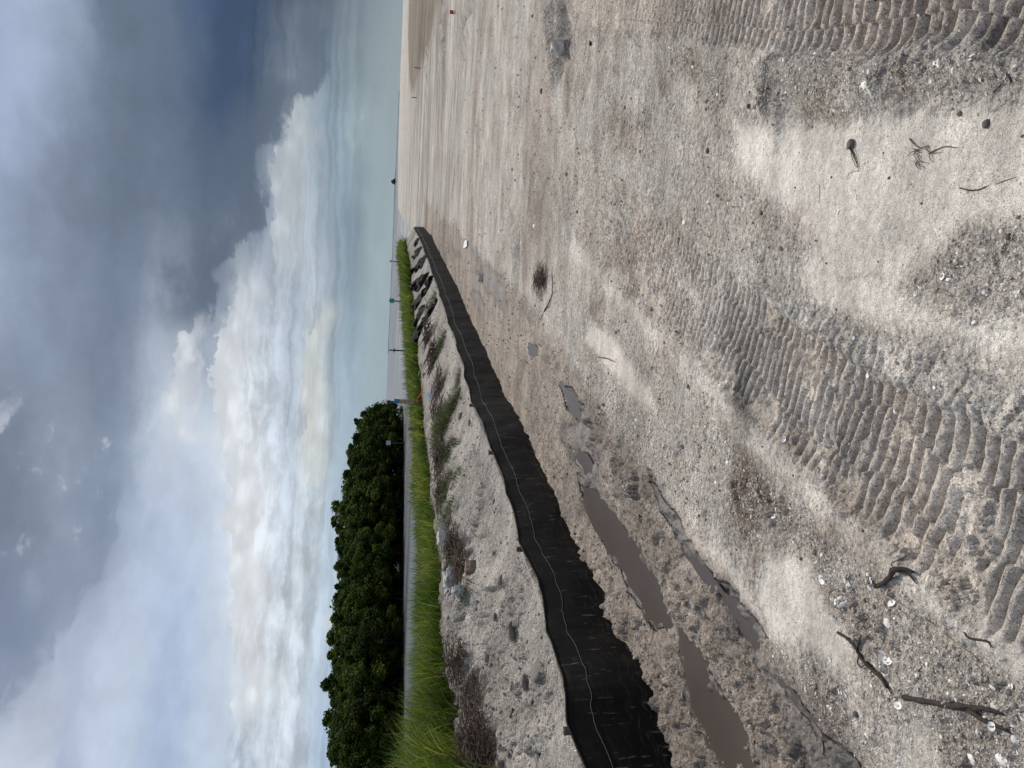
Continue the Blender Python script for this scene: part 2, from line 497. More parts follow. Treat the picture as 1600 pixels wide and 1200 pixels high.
TRA_R = GP([(880, 200), (960, 268), (1010, 312), (1060, 357), (1120, 407), (1180, 456), (1240, 497), (1330, 561), (1375, 587), (1469, 632), (1600, 692), (1780, 770)])
TRA_L = GP([(860, 300), (905, 372), (960, 436), (1000, 471), (1056, 524), (1112, 580), (1157, 632), (1202, 675), (1270, 735), (1319, 780), (1380, 835), (1430, 895), (1500, 965), (1600, 1020), (1780, 1120)])
TRA2_R = GP([(1160, 424), (1210, 452), (1285, 486), (1356, 524), (1450, 546), (1525, 576), (1600, 606), (1780, 675)])
TRB_L = GP([(880, 42), (1000, 56), (1150, 71), (1210, 86), (1280, 86), (1337, 80), (1487, 67), (1600, 95), (1780, 150)])
TRB_R = GP([(880, -90), (1000, -100), (1200, -120), (1400, -140), (1780, -190)])
BERM = GP([(880, 375), (935, 430), (1000, 497), (1060, 560), (1115, 604), (1180, 682), (1250, 747), (1330, 822), (1410, 892)])
PUD = [
    [(1012, 748), (1050, 800), (1062, 830), (1090, 872), (1112, 905), (1145, 930), (1165, 960), (1188, 992), (1182, 1012), (1160, 996), (1135, 955), (1105, 908), (1072, 868), (1050, 830), (1030, 790)],
    [(898, 735), (915, 752), (943, 785), (966, 818), (992, 858), (1015, 898), (1034, 935), (1040, 975), (1022, 990), (1003, 960), (985, 925), (960, 880), (938, 845), (915, 800)],
    [(1058, 985), (1078, 1010), (1100, 1042), (1122, 1080), (1140, 1115), (1165, 1150), (1160, 1185), (1135, 1200), (1110, 1170), (1090, 1118), (1072, 1066), (1056, 1022)],
    [(1222, 1078), (1245, 1096), (1277, 1143), (1305, 1165), (1335, 1190), (1360, 1240), (1330, 1240), (1300, 1185), (1262, 1130), (1238, 1102)],
    [(872, 600), (890, 605), (912, 635), (905, 660), (885, 640)],
    [(825, 538), (838, 545), (836, 556), (826, 552)],
    [(905, 700), (925, 735), (915, 745), (895, 715)],
    [(740, 418), (775, 428), (790, 450), (788, 490), (772, 470), (752, 445)],
]
SHELLP = [  # polygon, density, brown
    ([(1190, 95), (1260, 92), (1337, 90), (1487, 78), (1600, 105), (1700, 130), (1700, 150), (1590, 135), (1500, 150), (1400, 165), (1300, 178), (1240, 165), (1215, 225), (1195, 170)], 1.0, 0.3),
    ([(1040, 68), (1110, 80), (1140, 120), (1135, 170), (1118, 195), (1095, 160), (1055, 110)], 0.8, 0.7),
    ([(1440, 410), (1500, 345), (1560, 340), (1650, 370), (1650, 480), (1560, 500), (1490, 490)], 0.9, 0.2),
    ([(1130, 690), (1190, 740), (1250, 780), (1290, 840), (1370, 905), (1440, 925), (1530, 1010), (1650, 1060), (1700, 1260), (1440, 1260), (1390, 1150), (1330, 1060), (1330, 1000), (1290, 930), (1225, 850), (1150, 790)], 0.95, 0.45),
    ([(955, 500), (1000, 545), (1060, 620), (1120, 670), (1180, 740), (1210, 830), (1150, 850), (1080, 800), (1000, 720), (930, 640), (905, 560)], 0.75, 0.3),
    ([(1080, 350), (1180, 400), (1250, 450), (1210, 450), (1120, 390)], 0.6, 0.3),
    ([(930, 150), (1000, 170), (1030, 230), (1000, 270), (950, 230)], 0.5, 0.8),
    ([(1100, 255), (1160, 290), (1230, 300), (1225, 320), (1150, 330), (1100, 300)], 0.6, 0.3),
    ([(1180, 300), (1270, 320), (1280, 380), (1200, 400), (1150, 350)], 0.45, 0.7),
    ([(840, 560), (905, 640), (950, 700), (1000, 760), (985, 800), (900, 700), (840, 620)], 0.35, 0.2),
    ([(1390, 420), (1440, 400), (1470, 470), (1400, 450)], 0.4, 0.2),
    ([(1210, 1000), (1260, 1030), (1330, 1080), (1400, 1180), (1340, 1200), (1270, 1120), (1220, 1060)], 0.8, 0.35),
]
SHELLP = [(GP(p), d, b) for p, d, b in SHELLP]
SANDP = [(GP(p), k) for p, k in [
    ([(1200, 860), (1260, 880), (1300, 950), (1330, 1010), (1320, 1060), (1260, 1020), (1200, 1000), (1180, 930)], 1.0),
    ([(925, 500), (965, 540), (1010, 600), (1020, 640), (985, 620), (945, 575), (915, 530)], 1.0),
    ([(1150, 190), (1300, 200), (1480, 165), (1700, 150), (1700, 360), (1500, 350), (1400, 430), (1300, 430), (1230, 330), (1150, 250)], 1.0),
    ([(1270, 380), (1400, 440), (1480, 500), (1640, 510), (1640, 590), (1500, 540), (1350, 500), (1240, 430)], 0.9),
    ([(1500, 930), (1560, 960), (1660, 1030), (1660, 1060), (1590, 1050), (1520, 1000)], 1.0),
    ([(1400, 1120), (1440, 1120), (1500, 1260), (1380, 1260)], 0.8),
    ([(1060, 830), (1110, 850), (1150, 900), (1185, 960), (1195, 1000), (1150, 930), (1100, 880)], 1.0),
]]
MUDP = GP([(1460, 1320), (1350, 1210), (1255, 1100), (1190, 1010), (1115, 880), (1015, 745), (940, 640), (860, 520), (800, 445), (740, 395), (690, 335), (660, 335), (662, 357), (700, 440), (750, 540), (800, 660), (870, 800), (930, 945), (1005, 1069), (1040, 1180), (1100, 1420)])
RUST = [(GP(p), k) for p, k in [
    ([(1150, 700), (1190, 715), (1200, 760), (1215, 790), (1190, 820), (1150, 815), (1140, 760)], 1.0),
    ([(1255, 820), (1300, 830), (1310, 850), (1270, 855)], 0.6),
    ([(940, 180), (990, 200), (1000, 235), (960, 240)], 0.35),
    ([(1050, 85), (1100, 100), (1125, 150), (1080, 120)], 0.4)]]
TANP = GP([(640, -40), (690, -60), (684, 10), (672, 60), (655, 110), (645, 150), (639, 120), (638, 60)])


def mask(sdv, soft): return sst(sdv, -soft, soft)


def terrain(x, y, sp):
    """height and material masks of the ground at (x, y); sp is the local grid spacing"""
    r = np.hypot(x, y)
    near = np.clip(1 - r / 60, 0, 1)
    # every outline is bent by the same noise so that no edge is straight
    wx = x + 0.022 * r ** 0.8 * fbm(x, y, 0.55, 4, 3, sp=sp); wy = y + 0.03 * r ** 0.8 * fbm(x, y, 0.55, 4, 4, sp=sp)
    wx = wx + 0.035 * fbm(x, y, 0.13, 3, 5, sp=sp) + sst(r, 10, 30) * 2.0 * fbm(x, y, 6.0, 4, 6); wy = wy + 0.035 * fbm(x, y, 0.13, 3, 7, sp=sp) + sst(r, 10, 30) * 4.0 * fbm(x, y, 6.0, 4, 8)
    sd, s = poly_sd(x, y, shore)
    n = sd                                           # > 0 on the bank / water side
    z = 0.022 * fbm(x, y, 2.3, 4, 10, sp=sp) + 0.35 * fbm(x, y, 60, 3, 11) * sst(r, 25, 120) * 0.35
    far_streak = fbm(x * 0.35, y, 2.2, 5, 12, sp=sp) + 0.5 * fbm(x * 0.5, y, 0.6, 3, 13, sp=sp)
    # --- masks
    px, py = proj(x, y, np.zeros_like(x))
    mud = mask(poly_in(wx, wy, MUDP), 0.10) * (n < 0.05)
    mudtail = mask(-0.05 - n, 0.05) * sst(-n, 1.6, 0.3) * sst(py, 1150, 1300)
    mudline = (n < 0.05) * sst(-n, 1.0, 0.55) * sst(s, S_END + 1, S_END - 4)
    mud = np.clip(np.maximum(mud + mudtail, mudline), 0, 1)
    sand = np.zeros_like(x)
    for p, k in SANDP: sand = np.maximum(sand, k * mask(poly_in(wx, wy, p), 0.05))
    shell = np.zeros_like(x); brown = np.zeros_like(x)
    for p, k, b in SHELLP:
        q = mask(poly_in(wx, wy, p), 0.05)
        shell = np.maximum(shell, k * q); brown = np.maximum(brown, b * q)
    patch = sst(fbm(x, y, 0.8, 5, 20, sp=sp), 0.02, 0.25)
    shell = np.maximum(shell, 0.55 * patch * (1 - sand) * (1 - mud)) * (1 - sand * 0.85)
    brown = np.maximum(brown, (0.35 * patch + 0.85 * sst(fbm(x * 0.8, y, 0.95, 6, 23, gain=0.6, sp=sp), 0.07, 0.24)) * (1 - sand) * (1 - 0.6 * mud))
    rust = np.zeros_like(x)
    for p, k in RUST: rust = np.maximum(rust, k * mask(poly_in(wx, wy, p), 0.05) * (0.55 + 0.45 * sst(fbm(x, y, 0.12, 4, 21, sp=sp), -0.3, 0.3)))
    # --- tracks
    dr_, sr_ = poly_sd(x, y, TRA_R); dl_, sl_ = poly_sd(x, y, TRA_L)
    # tracks run towards the camera, so travel direction is far -> near: right edge has the track on its right
    tin = (dr_ * -1 > 0) & (dl_ > 0)
    wA = np.abs(dr_) + np.abs(dl_)
    tA = np.abs(dr_) / wA
    edgeA = np.minimum(np.abs(dr_), np.abs(dl_)) * np.where(tin, 1, -1)
    edgeA = edgeA + 0.07 * fbm(x, y, 0.22, 5, 30, gain=0.62, sp=sp)
    mA = sst(edgeA, -0.025, 0.04) * sst(r, 14, 8)
    brk = fbm(x, y, 0.20, 4, 31, sp=sp) - 0.25 * sst(tA, 0.62, 0.9)
    ph = sr_ / 0.050 + 1.6 * (tA - 0.4) ** 2 + 0.9 * fbm(x, y, 0.5, 3, 32, sp=sp) + 0.4 * np.round(tA * 2.2 + 0.4 * fbm(x, y, 0.3, 2, 37))
    lug = np.abs(np.sin(np.pi * ph)) ** 0.65
    lugok = sst(brk, -0.42, -0.12)
    fade = np.clip(0.056 / (2.2 * sp) - 0.5, 0, 1)
    cl1 = cells(x, y, 0.045, 201, sp, 0.6); cl2 = cells(x, y, 0.018, 202, sp, 0.6); cl3 = cells(x, y, 0.10, 203, sp, 0.35)
    zA = -0.012 + (0.038 * (lug - 0.6) * lugok + 0.004 * fbm(x, y, 0.05, 3, 33, sp=sp) + (1.1 * cl1 + 0.8 * cl2) * (1.03 - lugok)) * fade
    z = z + mA * zA
    z = z + (0.012 + 0.25 * cl2 + 0.2 * cl1) * np.exp(-((edgeA + 0.02) / 0.022) ** 2) * sst(r, 14, 8)
    # outer track strip
    d2_, s2_ = poly_sd(x, y, TRA2_R)
    in2 = (-d2_ > 0) & (dr_ > 0)
    e2 = np.where(in2, np.minimum(np.abs(d2_), np.abs(dr_)), -np.minimum(np.abs(d2_), np.abs(dr_))) + 0.02 * fbm(x, y, 0.1, 3, 34, sp=sp)
    m2 = sst(e2, -0.01, 0.015) * sst(s2_, 0.0, 0.4)
    ph2 = s2_ / 0.05 + 0.9 * fbm(x, y, 0.2, 3, 35, sp=sp)
    lug2 = np.abs(np.sin(np.pi * ph2)) ** 0.8
    z = z + m2 * (0.008 + 0.018 * (lug2 - 0.5) * sst(fbm(x, y, 0.12, 3, 36, sp=sp), -0.4, 0.0) * fade + 0.4 * cl2)
    # right-hand track
    dbl, sbl = poly_sd(x, y, TRB_L); dbr, _ = poly_sd(x, y, TRB_R)
    inB = (dbl > 0) & (dbr < 0)
    eB = np.where(inB, np.minimum(np.abs(dbl), np.abs(dbr)), -np.minimum(np.abs(dbl), np.abs(dbr))) + 0.07 * fbm(x, y, 0.25, 5, 40, gain=0.62, sp=sp)
    mB = sst(eB, -0.02, 0.04) * sst(r, 9, 5)
    phB = sbl / 0.062 + 0.6 * fbm(x, y, 0.6, 3, 41, sp=sp) + 0.5 * np.round(np.abs(dbl) / 0.17) + 1.0 * np.abs(dbl)
    lugB = np.abs(np.sin(np.pi * phB)) ** 0.8
    z = z + mB * (-0.016 + 0.046 * (lugB - 0.6) * sst(fbm(x, y, 0.25, 3, 42, sp=sp), -0.55, -0.25) * fade + 0.3 * cl2)
    z = z + 0.012 * np.exp(-((eB + 0.03) / 0.035) ** 2) * sst(r, 9, 5)
    # --- smooth light berm beside the main track
    db, sb = poly_sd(x, y, BERM)
    wb = 0.035 + 0.010 * r
    berm = np.exp(-(db / wb) ** 2) * sst(sb, 0, 0.5) * sst(r, 1.2, 1.75)
    z = z + 0.009 * berm
    # --- shelly ridge beside the right-hand track
    q0 = mask(poly_in(wx, wy, SHELLP[0][0]), 0.06)
    z = z + q0 * (0.04 + 0.015 * fbm(x, y, 0.12, 4, 50, sp=sp))
    # --- roughness of the surface itself
    rough = fbm(x, y, 0.09, 4, 60, sp=sp)
    z = z + (0.003 * (1 - 0.6 * sand) + 0.012 * shell * (1 - sand) + 0.006 * brown) * rough
    z = z + 0.010 * (1 - sand) * sst(fbm(x, y, 0.5, 3, 66, sp=sp), -0.2, 0.3) * fbm(x, y, 0.06, 4, 65, gain=0.65, sp=sp)
    clm = sst(fbm(x, y, 0.45, 4, 68, sp=sp), -0.15, 0.25)
    z = z + (0.9 * cl1 * sst(fbm(x, y, 0.3, 3, 69, sp=sp), -0.05, 0.2) + 1.0 * cl2 + 0.5 * cl3 * sst(fbm(x, y, 0.5, 3, 73, sp=sp), 0.05, 0.25)) * (np.maximum(shell, 0.55 * clm) * (1 - sand) * (1 - mA) * (1 - mB) * (1 - m2))
    lum = fbm(x, y, 0.34, 5, 61, sp=sp, ridged=True)
    fdx, fdy = math.sin(rad(15)), math.cos(rad(15))
    al = x * fdx + y * fdy; ac = x * fdy - y * fdx
    mudn = fbm(ac, al * 0.55, 0.26, 6, 62, gain=0.62, sp=sp)
    mudr = fbm(ac, al * 0.6, 0.12, 4, 63, sp=sp, ridged=True)
    mudc = cells(ac, al * 0.5, 0.05, 204, sp, 0.8); mudc2 = cells(ac + 0.02 * mudn, al * 0.6, 0.022, 205, sp, 0.8)
    mcr = fbm(ac + 0.05 * mudn, al * 0.35, 0.11, 5, 75, gain=0.68, sp=sp, ridged=True)
    z = z + mud * (1.2 * mudc + 1.3 * mudc2 + 0.8 * cl3 + 0.022 * mcr - 0.012 + 0.065 * mudn + 0.018 * mudr + 0.010 + 0.02 * fbm(x, y, 0.05, 3, 67, gain=0.7, sp=sp))
    mid = sst(r, 3.0, 7.0) * (1 - 0.4 * mud)
    z = z + mid * (0.048 * fbm(x * 0.6, y, 0.5, 6, 64, gain=0.68, sp=sp) + 0.05 * sst(r, 12, 25) * fbm(x * 0.5, y, 2.0, 4, 66, sp=sp)) * (1 - 0.5 * sand)
    # ruts of the far field
    rut = np.zeros_like(x)
    for (pp, wd, dp) in RUTS:
        dd, ss = poly_sd(wx, wy, pp)
        L = sum(math.hypot(pp[i + 1][0] - pp[i][0], pp[i + 1][1] - pp[i][1]) for i in range(len(pp) - 1))
        g_ = np.exp(-(dd / wd) ** 2) * sst(ss, -0.1 * L, 0.1 * L) * sst(ss, 1.1 * L, 0.9 * L)
        z = z - dp * g_ + dp * 0.6 * np.exp(-((np.abs(dd) - 1.9 * wd) / (0.7 * wd)) ** 2) * sst(ss, -0.1 * L, 0.1 * L) * sst(ss, 1.1 * L, 0.9 * L)
        rut = np.maximum(rut, g_)
    # --- puddles sink
    pud = np.full_like(x, -9.0)
    for p in PUDW[:-1]: pud = np.maximum(pud, poly_in(wx * 0.6 + x * 0.4, wy * 0.6 + y * 0.4, p))
    pm = sst(pud + 0.03 * fbm(x, y, 0.10, 3, 72, sp=sp) + 0.16 * fbm(ac, al * 0.3, 0.22, 4, 74, sp=sp), 0.0, 0.03)
    pmw = sst(pud, -0.16, -0.01)
    z = z * (1 - pmw) + pmw * (PUDZ + 0.006 + 0.55 * (z - 0.02))
    z = z * (1 - pm) + pm * (PUDZ - 0.030 + 0.05 * np.maximum(fbm(ac, al * 0.4, 0.25, 4, 76, sp=sp), 0) + 0.006 * fbm(x, y, 0.3, 3, 70, sp=sp) + 0.004 * rough)
    pudf = poly_in(wx * 0.6 + x * 0.4, wy * 0.6 + y * 0.4, PUDW[-1])
    wet = np.maximum(sst(pud, -0.025, 0.01), 0.8 * sst(pudf, -0.05, 0.1))
    wet = np.maximum(wet, 0.75 * mud * sst(fbm(ac, al * 0.25, 0.7, 5, 71, sp=sp), 0.02, 0.22) * sst(-n, 0.25, 0.6))
    # --- silt fence step, bank, slope to the water
    topz = np.interp(s, fs, fh)
    bank_on = sst(s, S_END + 8.0, S_END + 3.0)
    nn = (n - 0.05) / np.where(n > 0.05, narrow(s), 1.0)
    step = sst(nn, 0.0, 0.03)
    crest = 0.80 + 0.07 * fbm(x, y, 3.0, 4, 80, sp=sp)
    hb = (topz - 0.05) + (crest - topz + 0.05) * sst(nn, 0.05, 1.65) + 0.05 * fbm(x, y, 0.8, 5, 81, gain=0.58, sp=sp) * sst(nn, 0.05, 0.5)
    hb = hb + 0.05 * fbm(x, y, 0.3, 4, 84, sp=sp, ridged=True) * sst(nn, 0.3, 0.9)
    cl4 = cells(x, y, 0.22, 206, sp, 0.45)
    crk = sst(fbm(x * 0.7 + y * 0.3, y * 0.5 - x * 0.5, 0.6, 4, 87, sp=sp, ridged=True), 0.55, 0.9)
    hb = hb + (0.65 * cl4 - 0.08 * crk) * sst(nn, 0.15, 0.5) * sst(nn, 2.4, 1.8) + (1.8 * cl1 + 1.6 * cl2 + 1.4 * cl3) * sst(fbm(x, y, 0.6, 4, 85, sp=sp), -0.3, 0.3) * sst(nn, 0.02, 0.1) * sst(nn, 2.4, 1.8) + 0.008 * fbm(x, y, 0.04, 3, 86, gain=0.7, sp=sp)
    hb = hb - (crest - 0.25) * sst(nn, 2.2, 4.6) - 1.7 * sst(nn, 4.4, 9.5)
    hfree = z - 1.6 * sst(nn, 1.0, 9.0) * (s > S_END - 3)
    side = np.where(nn > -0.001, hb * bank_on + hfree * (1 - bank_on), z)
    # mud banked against the cloth foot, ragged
    foot = np.exp(-(np.minimum(n, 0) / 0.10) ** 2) * sst(s, S_END, S_END - 1)
    z0 = z + foot * (0.075 * fbm(x, y, 0.16, 5, 82, gain=0.7, sp=sp) + 0.7 * cl1 + 0.6 * cl2 + 0.014)
    zb = np.where(nn < 0, z0, z0 * (1 - step) + side * step)
    zb = np.where(nn > 0.03, side, zb)
    z = zb
    bank = sst(nn, 0.0, 0.02) * bank_on
    z = np.where((r > 900) & (n > 0), -3.0, z)
    under = sst(n, 3.5, 6)
    # --- base colour (dry and damp soils, ruts tinted darker)
    def c3(a): return np.array(a, np.float32)[None, :]
    S_ = c3((0.62, 0.575, 0.505)); SH = c3((0.60, 0.54, 0.465)); BR = c3((0.33, 0.26, 0.205)); MU = c3((0.47, 0.395, 0.325))
    WE = c3((0.105, 0.095, 0.088)); RU = c3((0.17, 0.095, 0.055)); BK = c3((0.47, 0.43, 0.375)); TA = c3((0.27, 0.22, 0.155)); DK = c3((0.20, 0.18, 0.16))
    col = np.repeat(S_ * 0.96, len(x), 0)
    def mixc(col, c, m_): return col * (1 - m_[:, None]) + c * m_[:, None]
    tone = sst(fbm(x, y, 1.3, 5, 90, sp=sp), -0.3, 0.4)
    col = mixc(col, SH, 0.6 * tone * (1 - sand))
    col = mixc(col, SH * 0.92, np.clip(shell, 0, 1) * 0.8)
    col = mixc(col, BR, np.clip(brown, 0, 1) * 0.75 * sst(fbm(x, y, 0.22, 4, 91, sp=sp), -0.35, 0.3))
    streak = sst(far_streak, -0.05, 0.5) * sst(r, 3.0, 8.0)
    col = mixc(col, BR * 1.05, 0.65 * streak * (1 - sand))
    lights = sst(fbm(x * 0.3, y, 3.5, 4, 92, sp=sp), 0.05, 0.4) * sst(r, 6, 15)
    col = mixc(col, S_ * 1.12, 0.7 * lights)
    col = mixc(col, S_ * 1.03, np.clip(berm * 1.2, 0, 1) * 0.6 * sst(fbm(x, y, 0.4, 4, 97, sp=sp), -0.4, 0.2))
    trk = mA * (0.25 + 0.75 * sst(r, 8, 4)) * (0.55 + 0.3 * (1 - tone))
    col = mixc(col, MU * 1.08, np.clip(trk * (0.35 + 0.65 * sst(fbm(x, y, 0.35, 5, 96, sp=sp), -0.15, 0.25)), 0, 1))
    col = mixc(col, S_ * 1.08, m2 * 0.8)
    col = mixc(col, MU * 1.06, mB * (0.5 + 0.4 * sst(fbm(x, y, 0.5, 4, 93, sp=sp), -0.2, 0.3)))
    dk = sst(fbm(x, y, 0.22, 4, 94, sp=sp), -0.1, 0.35)
    for (a_, b_, w_) in ((1190, 655, 0.17), (1130, 530, 0.13), (1160, 615, 0.12), (1205, 160, 0.12), (1560, 20, 0.10), (1590, 5, 0.08), (1330, 1090, 0.08), (1215, 130, 0.1)):
        g_ = G(a_, b_)
        col = mixc(col, DK * 0.75, np.exp(-((x - g_[0]) ** 2 + (y - g_[1]) ** 2) / w_ ** 2) * dk * 0.9)
    col = mixc(col, MU, mud * 0.9)
    col = mixc(col, DK * 0.95, mud * 0.42 * sst(fbm(ac, al * 0.45, 0.16, 5, 98, gain=0.65, sp=sp), 0.0, 0.28))
    col = mixc(col, MU * 1.25, mud * 0.6 * sst(fbm(ac, al * 0.45, 0.22, 5, 99, gain=0.65, sp=sp), 0.05, 0.3))
    col = mixc(col, RU, rust * 0.8)
    col = mixc(col, TA, mask(poly_in(wx, wy, TANP), 1.0) * 0.9)
    col = mixc(col, DK, np.clip(rut, 0, 1) * 0.2)  # darker towards the floor of each rut
    col = mixc(col, WE, wet)
    bkn = sst(fbm(x, y, 0.5, 5, 95, sp=sp), -0.3, 0.4)
    col = np.where((bank > 0.5)[:, None], BK * (0.85 + 0.3 * bkn[:, None]) * (1 - 0.25 * sst(fbm(x, y, 0.35, 6, 100, gain=0.65, sp=sp), 0.05, 0.3))[:, None], col)
    col = mixc(col, c3((0.12, 0.095, 0.06)), bank * sst(nn, 1.2, 2.2))
    shell = np.where(bank > 0.5, 0.45 + 0.3 * bkn, shell)
    col = mixc(col, c3((0.10, 0.10, 0.085)), under)
    m4 = np.stack([np.clip(wet * (1 - bank), 0, 1), np.clip(shell, 0, 1), np.clip(np.maximum(np.maximum(sand, 0.6 * berm), 0.55 * np.maximum(mA * sst(r, 6, 4), mB)), 0, 1), np.clip(mud * 0.8 + 0.15 * mA, 0, 1)], 1)
    return z, col, m4, n, s


RUTS = [(GP([(690, -10), (694, 60), (688, 130)]), 0.35, 0.22), (GP([(668, 50), (667, 110), (666, 160)]), 0.35, 0.2), (GP([(738, -10), (728, 25), (722, 45)]), 0.25, 0.15),
        (GP([(868, -20), (872, 60), (876, 112)]), 0.13, 0.13), (GP([(884, 10), (890, 60), (888, 90)]), 0.07, 0.06), (GP([(795, 330), (806, 370), (812, 410)]), 0.10, 0.05),
        (GP([(840, 440), (850, 470), (848, 505)]), 0.08, 0.03), (GP([(1000, 60), (1020, 200), (1040, 320)]), 0.10, 0.02)]
PUDW = [GP(p) for p in PUD]
PUDZ = -0.012

H, COL, M4, NN, SS = terrain(GX_, GY_, SPC)
Hg = H.reshape(NR, NA)


def ground_z(x, y):
    a = math.atan2(x, y)
    if a < AZI[0]: a += 2 * math.pi
    r = math.hypot(x, y)
    i = min(max(np.searchsorted(RR, r) - 1, 0), NR - 2); j = min(max(np.searchsorted(AZI, a) - 1, 0), NA - 2)
    u = min(max((r - RR[i]) / (RR[i + 1] - RR[i]), 0), 1); v = min(max((a - AZI[j]) / (AZI[j + 1] - AZI[j]), 0), 1)
    return float((Hg[i, j] * (1 - v) + Hg[i, j + 1] * v) * (1 - u) + (Hg[i + 1, j] * (1 - v) + Hg[i + 1, j + 1] * v) * u)


def ground_hit(px, py):
    z = 0.0
    for _ in range(6):
        g_ = G(px, py, z)
        z = ground_z(g_[0], g_[1])
    return np.array([g_[0], g_[1], z])


# ------------------------------------------------------------------ mesh helpers
def link(name, verts, faces, mat, parent=None, smooth=True, cols=None, uv=None):
    me = bpy.data.meshes.new(name)
    verts = np.asarray(verts, np.float32).reshape(-1, 3)
    if isinstance(faces, np.ndarray):
        k = faces.shape[1]
        me.vertices.add(len(verts)); me.vertices.foreach_set('co', verts.ravel())
        me.loops.add(faces.size); me.loops.foreach_set('vertex_index', faces.ravel().astype(np.int32))
        me.polygons.add(len(faces)); me.polygons.foreach_set('loop_start', np.arange(0, faces.size, k, dtype=np.int32))
        me.polygons.foreach_set('loop_total', np.full(len(faces), k, np.int32))
    else:
        me.from_pydata([tuple(map(float, v)) for v in verts], [], faces)
    if smooth: me.polygons.foreach_set('use_smooth', np.ones(len(me.polygons), bool))
    me.update(calc_edges=True)
    if cols is not None:
        for nm, c in cols.items():
            a = me.attributes.new(nm, 'FLOAT_COLOR', 'POINT')
            c = np.asarray(c, np.float32)
            if c.shape[1] == 3: c = np.concatenate([c, np.ones((len(c), 1), np.float32)], 1)
            a.data.foreach_set('color', c.ravel())
    if uv is not None:
        ul = me.uv_layers.new(name='UVMap')
        li = np.empty(len(me.loops), np.int32); me.loops.foreach_get('vertex_index', li)
        ul.data.foreach_set('uv', np.asarray(uv, np.float32)[li].ravel())
    if mat: me.materials.append(mat)
    o = bpy.data.objects.new(name, me)
    C.objects.link(o)
    if parent: o.parent = parent
    return o


def tag(o, label=None, cat=None, group=None, kind=None):
    if label: o['label'] = label
    if cat: o['category'] = cat
    if group: o['group'] = group
    if kind: o['kind'] = kind
    return o


def empty(name, loc):
    o = bpy.data.objects.new(name, None)
    o.location = loc
    C.objects.link(o)
    return o


class MB:
    def __init__(s): s.v = []; s.f = []; s.c = []

    def add(s, v, f, c=None):
        b = len(s.v)
        s.v += [tuple(map(float, q)) for q in v]
        s.f += [tuple(i + b for i in q) for q in f]
        if c is not None: s.c += [c] * len(v)

    def tube(s, pts, radii, sides=7, c=None, cap=True):
        pts = [Vector(map(float, p)) for p in pts]
        vs = []; fs_ = []
        ref = Vector((0.13, 0.21, 1)).normalized()
        for i, p in enumerate(pts):
            t = (pts[min(i + 1, len(pts) - 1)] - pts[max(i - 1, 0)]).normalized()
            a = t.cross(ref)
            if a.length < 1e-3: a = t.cross(Vector((1, 0, 0)))
            a.normalize(); b = t.cross(a)
            for k in range(sides):
                q = 2 * math.pi * k / sides
                vs.append(p + (a * math.cos(q) + b * math.sin(q)) * radii[i])
        for i in range(len(pts) - 1):
            for k in range(sides):
                fs_.append((i * sides + k, i * sides + (k + 1) % sides, (i + 1) * sides + (k + 1) % sides, (i + 1) * sides + k))
        if cap:
            fs_.append(tuple(reversed(range(sides)))); fs_.append(tuple((len(pts) - 1) * sides + k for k in range(sides)))
        s.add(vs, fs_, c)

    def box(s, cx, cy, z0, z1, wx, wy, rot=0, c=None, taper=1.0):
        vs = []
        for z_, k in ((z0, 1), (z1, taper)):
            for a, b in ((-1, -1), (1, -1), (1, 1), (-1, 1)):
                x_, y_ = a * wx / 2 * k, b * wy / 2 * k
                vs.append((cx + x_ * math.cos(rot) - y_ * math.sin(rot), cy + x_ * math.sin(rot) + y_ * math.cos(rot), z_))
        s.add(vs, [(3, 2, 1, 0), (4, 5, 6, 7), (0, 1, 5, 4), (1, 2, 6, 5), (2, 3, 7, 6), (3, 0, 4, 7)], c)

    def build(s, name, mat, parent=None, smooth=False):
        return link(name, s.v, s.f, mat, parent, smooth, {'tint': s.c} if s.c else None)


def mat(name):
    m_ = bpy.data.materials.new(name)
    m_.use_nodes = True
    n = N(m_.node_tree)
    b = n.n['Principled BSDF']
    return m_, n, b


def simple(name, col, rough=0.7, scale=30, var=0.35, bumpd=0.002, spec=0.4, metal=0.0):
    m_, n, b = mat(name)
    tcx = n.n.new('ShaderNodeTexCoord').outputs['Object']
    nz = n.noise(tcx, scale, 6, 0.6)
    dark = tuple(c * (1 - var) for c in col); lite = tuple(min(1, c * (1 + var)) for c in col)
    n.put(b.inputs['Base Color'], n.mix(n.mr(nz, 0.3, 0.7), dark, lite))
    b.inputs['Roughness'].default_value = rough
    b.inputs['Specular IOR Level'].default_value = spec
    b.inputs['Metallic'].default_value = metal
    if bumpd: n.put(b.inputs['Normal'], n.bump(n.noise(tcx, scale * 3, 6, 0.65), bumpd))
    return m_


# ------------------------------------------------------------------ ground material
gm, g, gb = mat('ground_soil')
pos = g.n.new('ShaderNodeNewGeometry').outputs['Position']
base = g.attr('soil'); mk = g.attr('masks')
mko = g.n.new('ShaderNodeSeparateColor'); g.put(mko.inputs[0], mk)
wet_, shl_, snd_ = mko.outputs[0], mko.outputs[1], mko.outputs[2]
mudm = g.attr('masks', 'Alpha')
n1 = g.noise(pos, 260, 3, 0.7)
n2 = g.noise(pos, 45, 5, 0.65)
n3 = g.noise(pos, 7, 5, 0.6)
v = g.m('MULTIPLY', g.mr(n1, 0.3, 0.7, 0.62, 1.38), g.mix_f(snd_, g.mr(n2, 0.3, 0.7, 0.60, 1.34), g.mr(n2, 0.3, 0.7, 0.84, 1.14)))
n5 = g.noise(g.vm('MULTIPLY', pos, (0.6, 1.5, 1.0)), 1.3, 8, 0.68)
v = g.m('MULTIPLY', v, g.mr(n3, 0.25, 0.75, 0.84, 1.14))
v = g.m('MULTIPLY', v, g.mr(n5, 0.32, 0.68, 0.68, 1.20))
farm = g.mr(g.vm_len(pos), 10.0, 30.0)
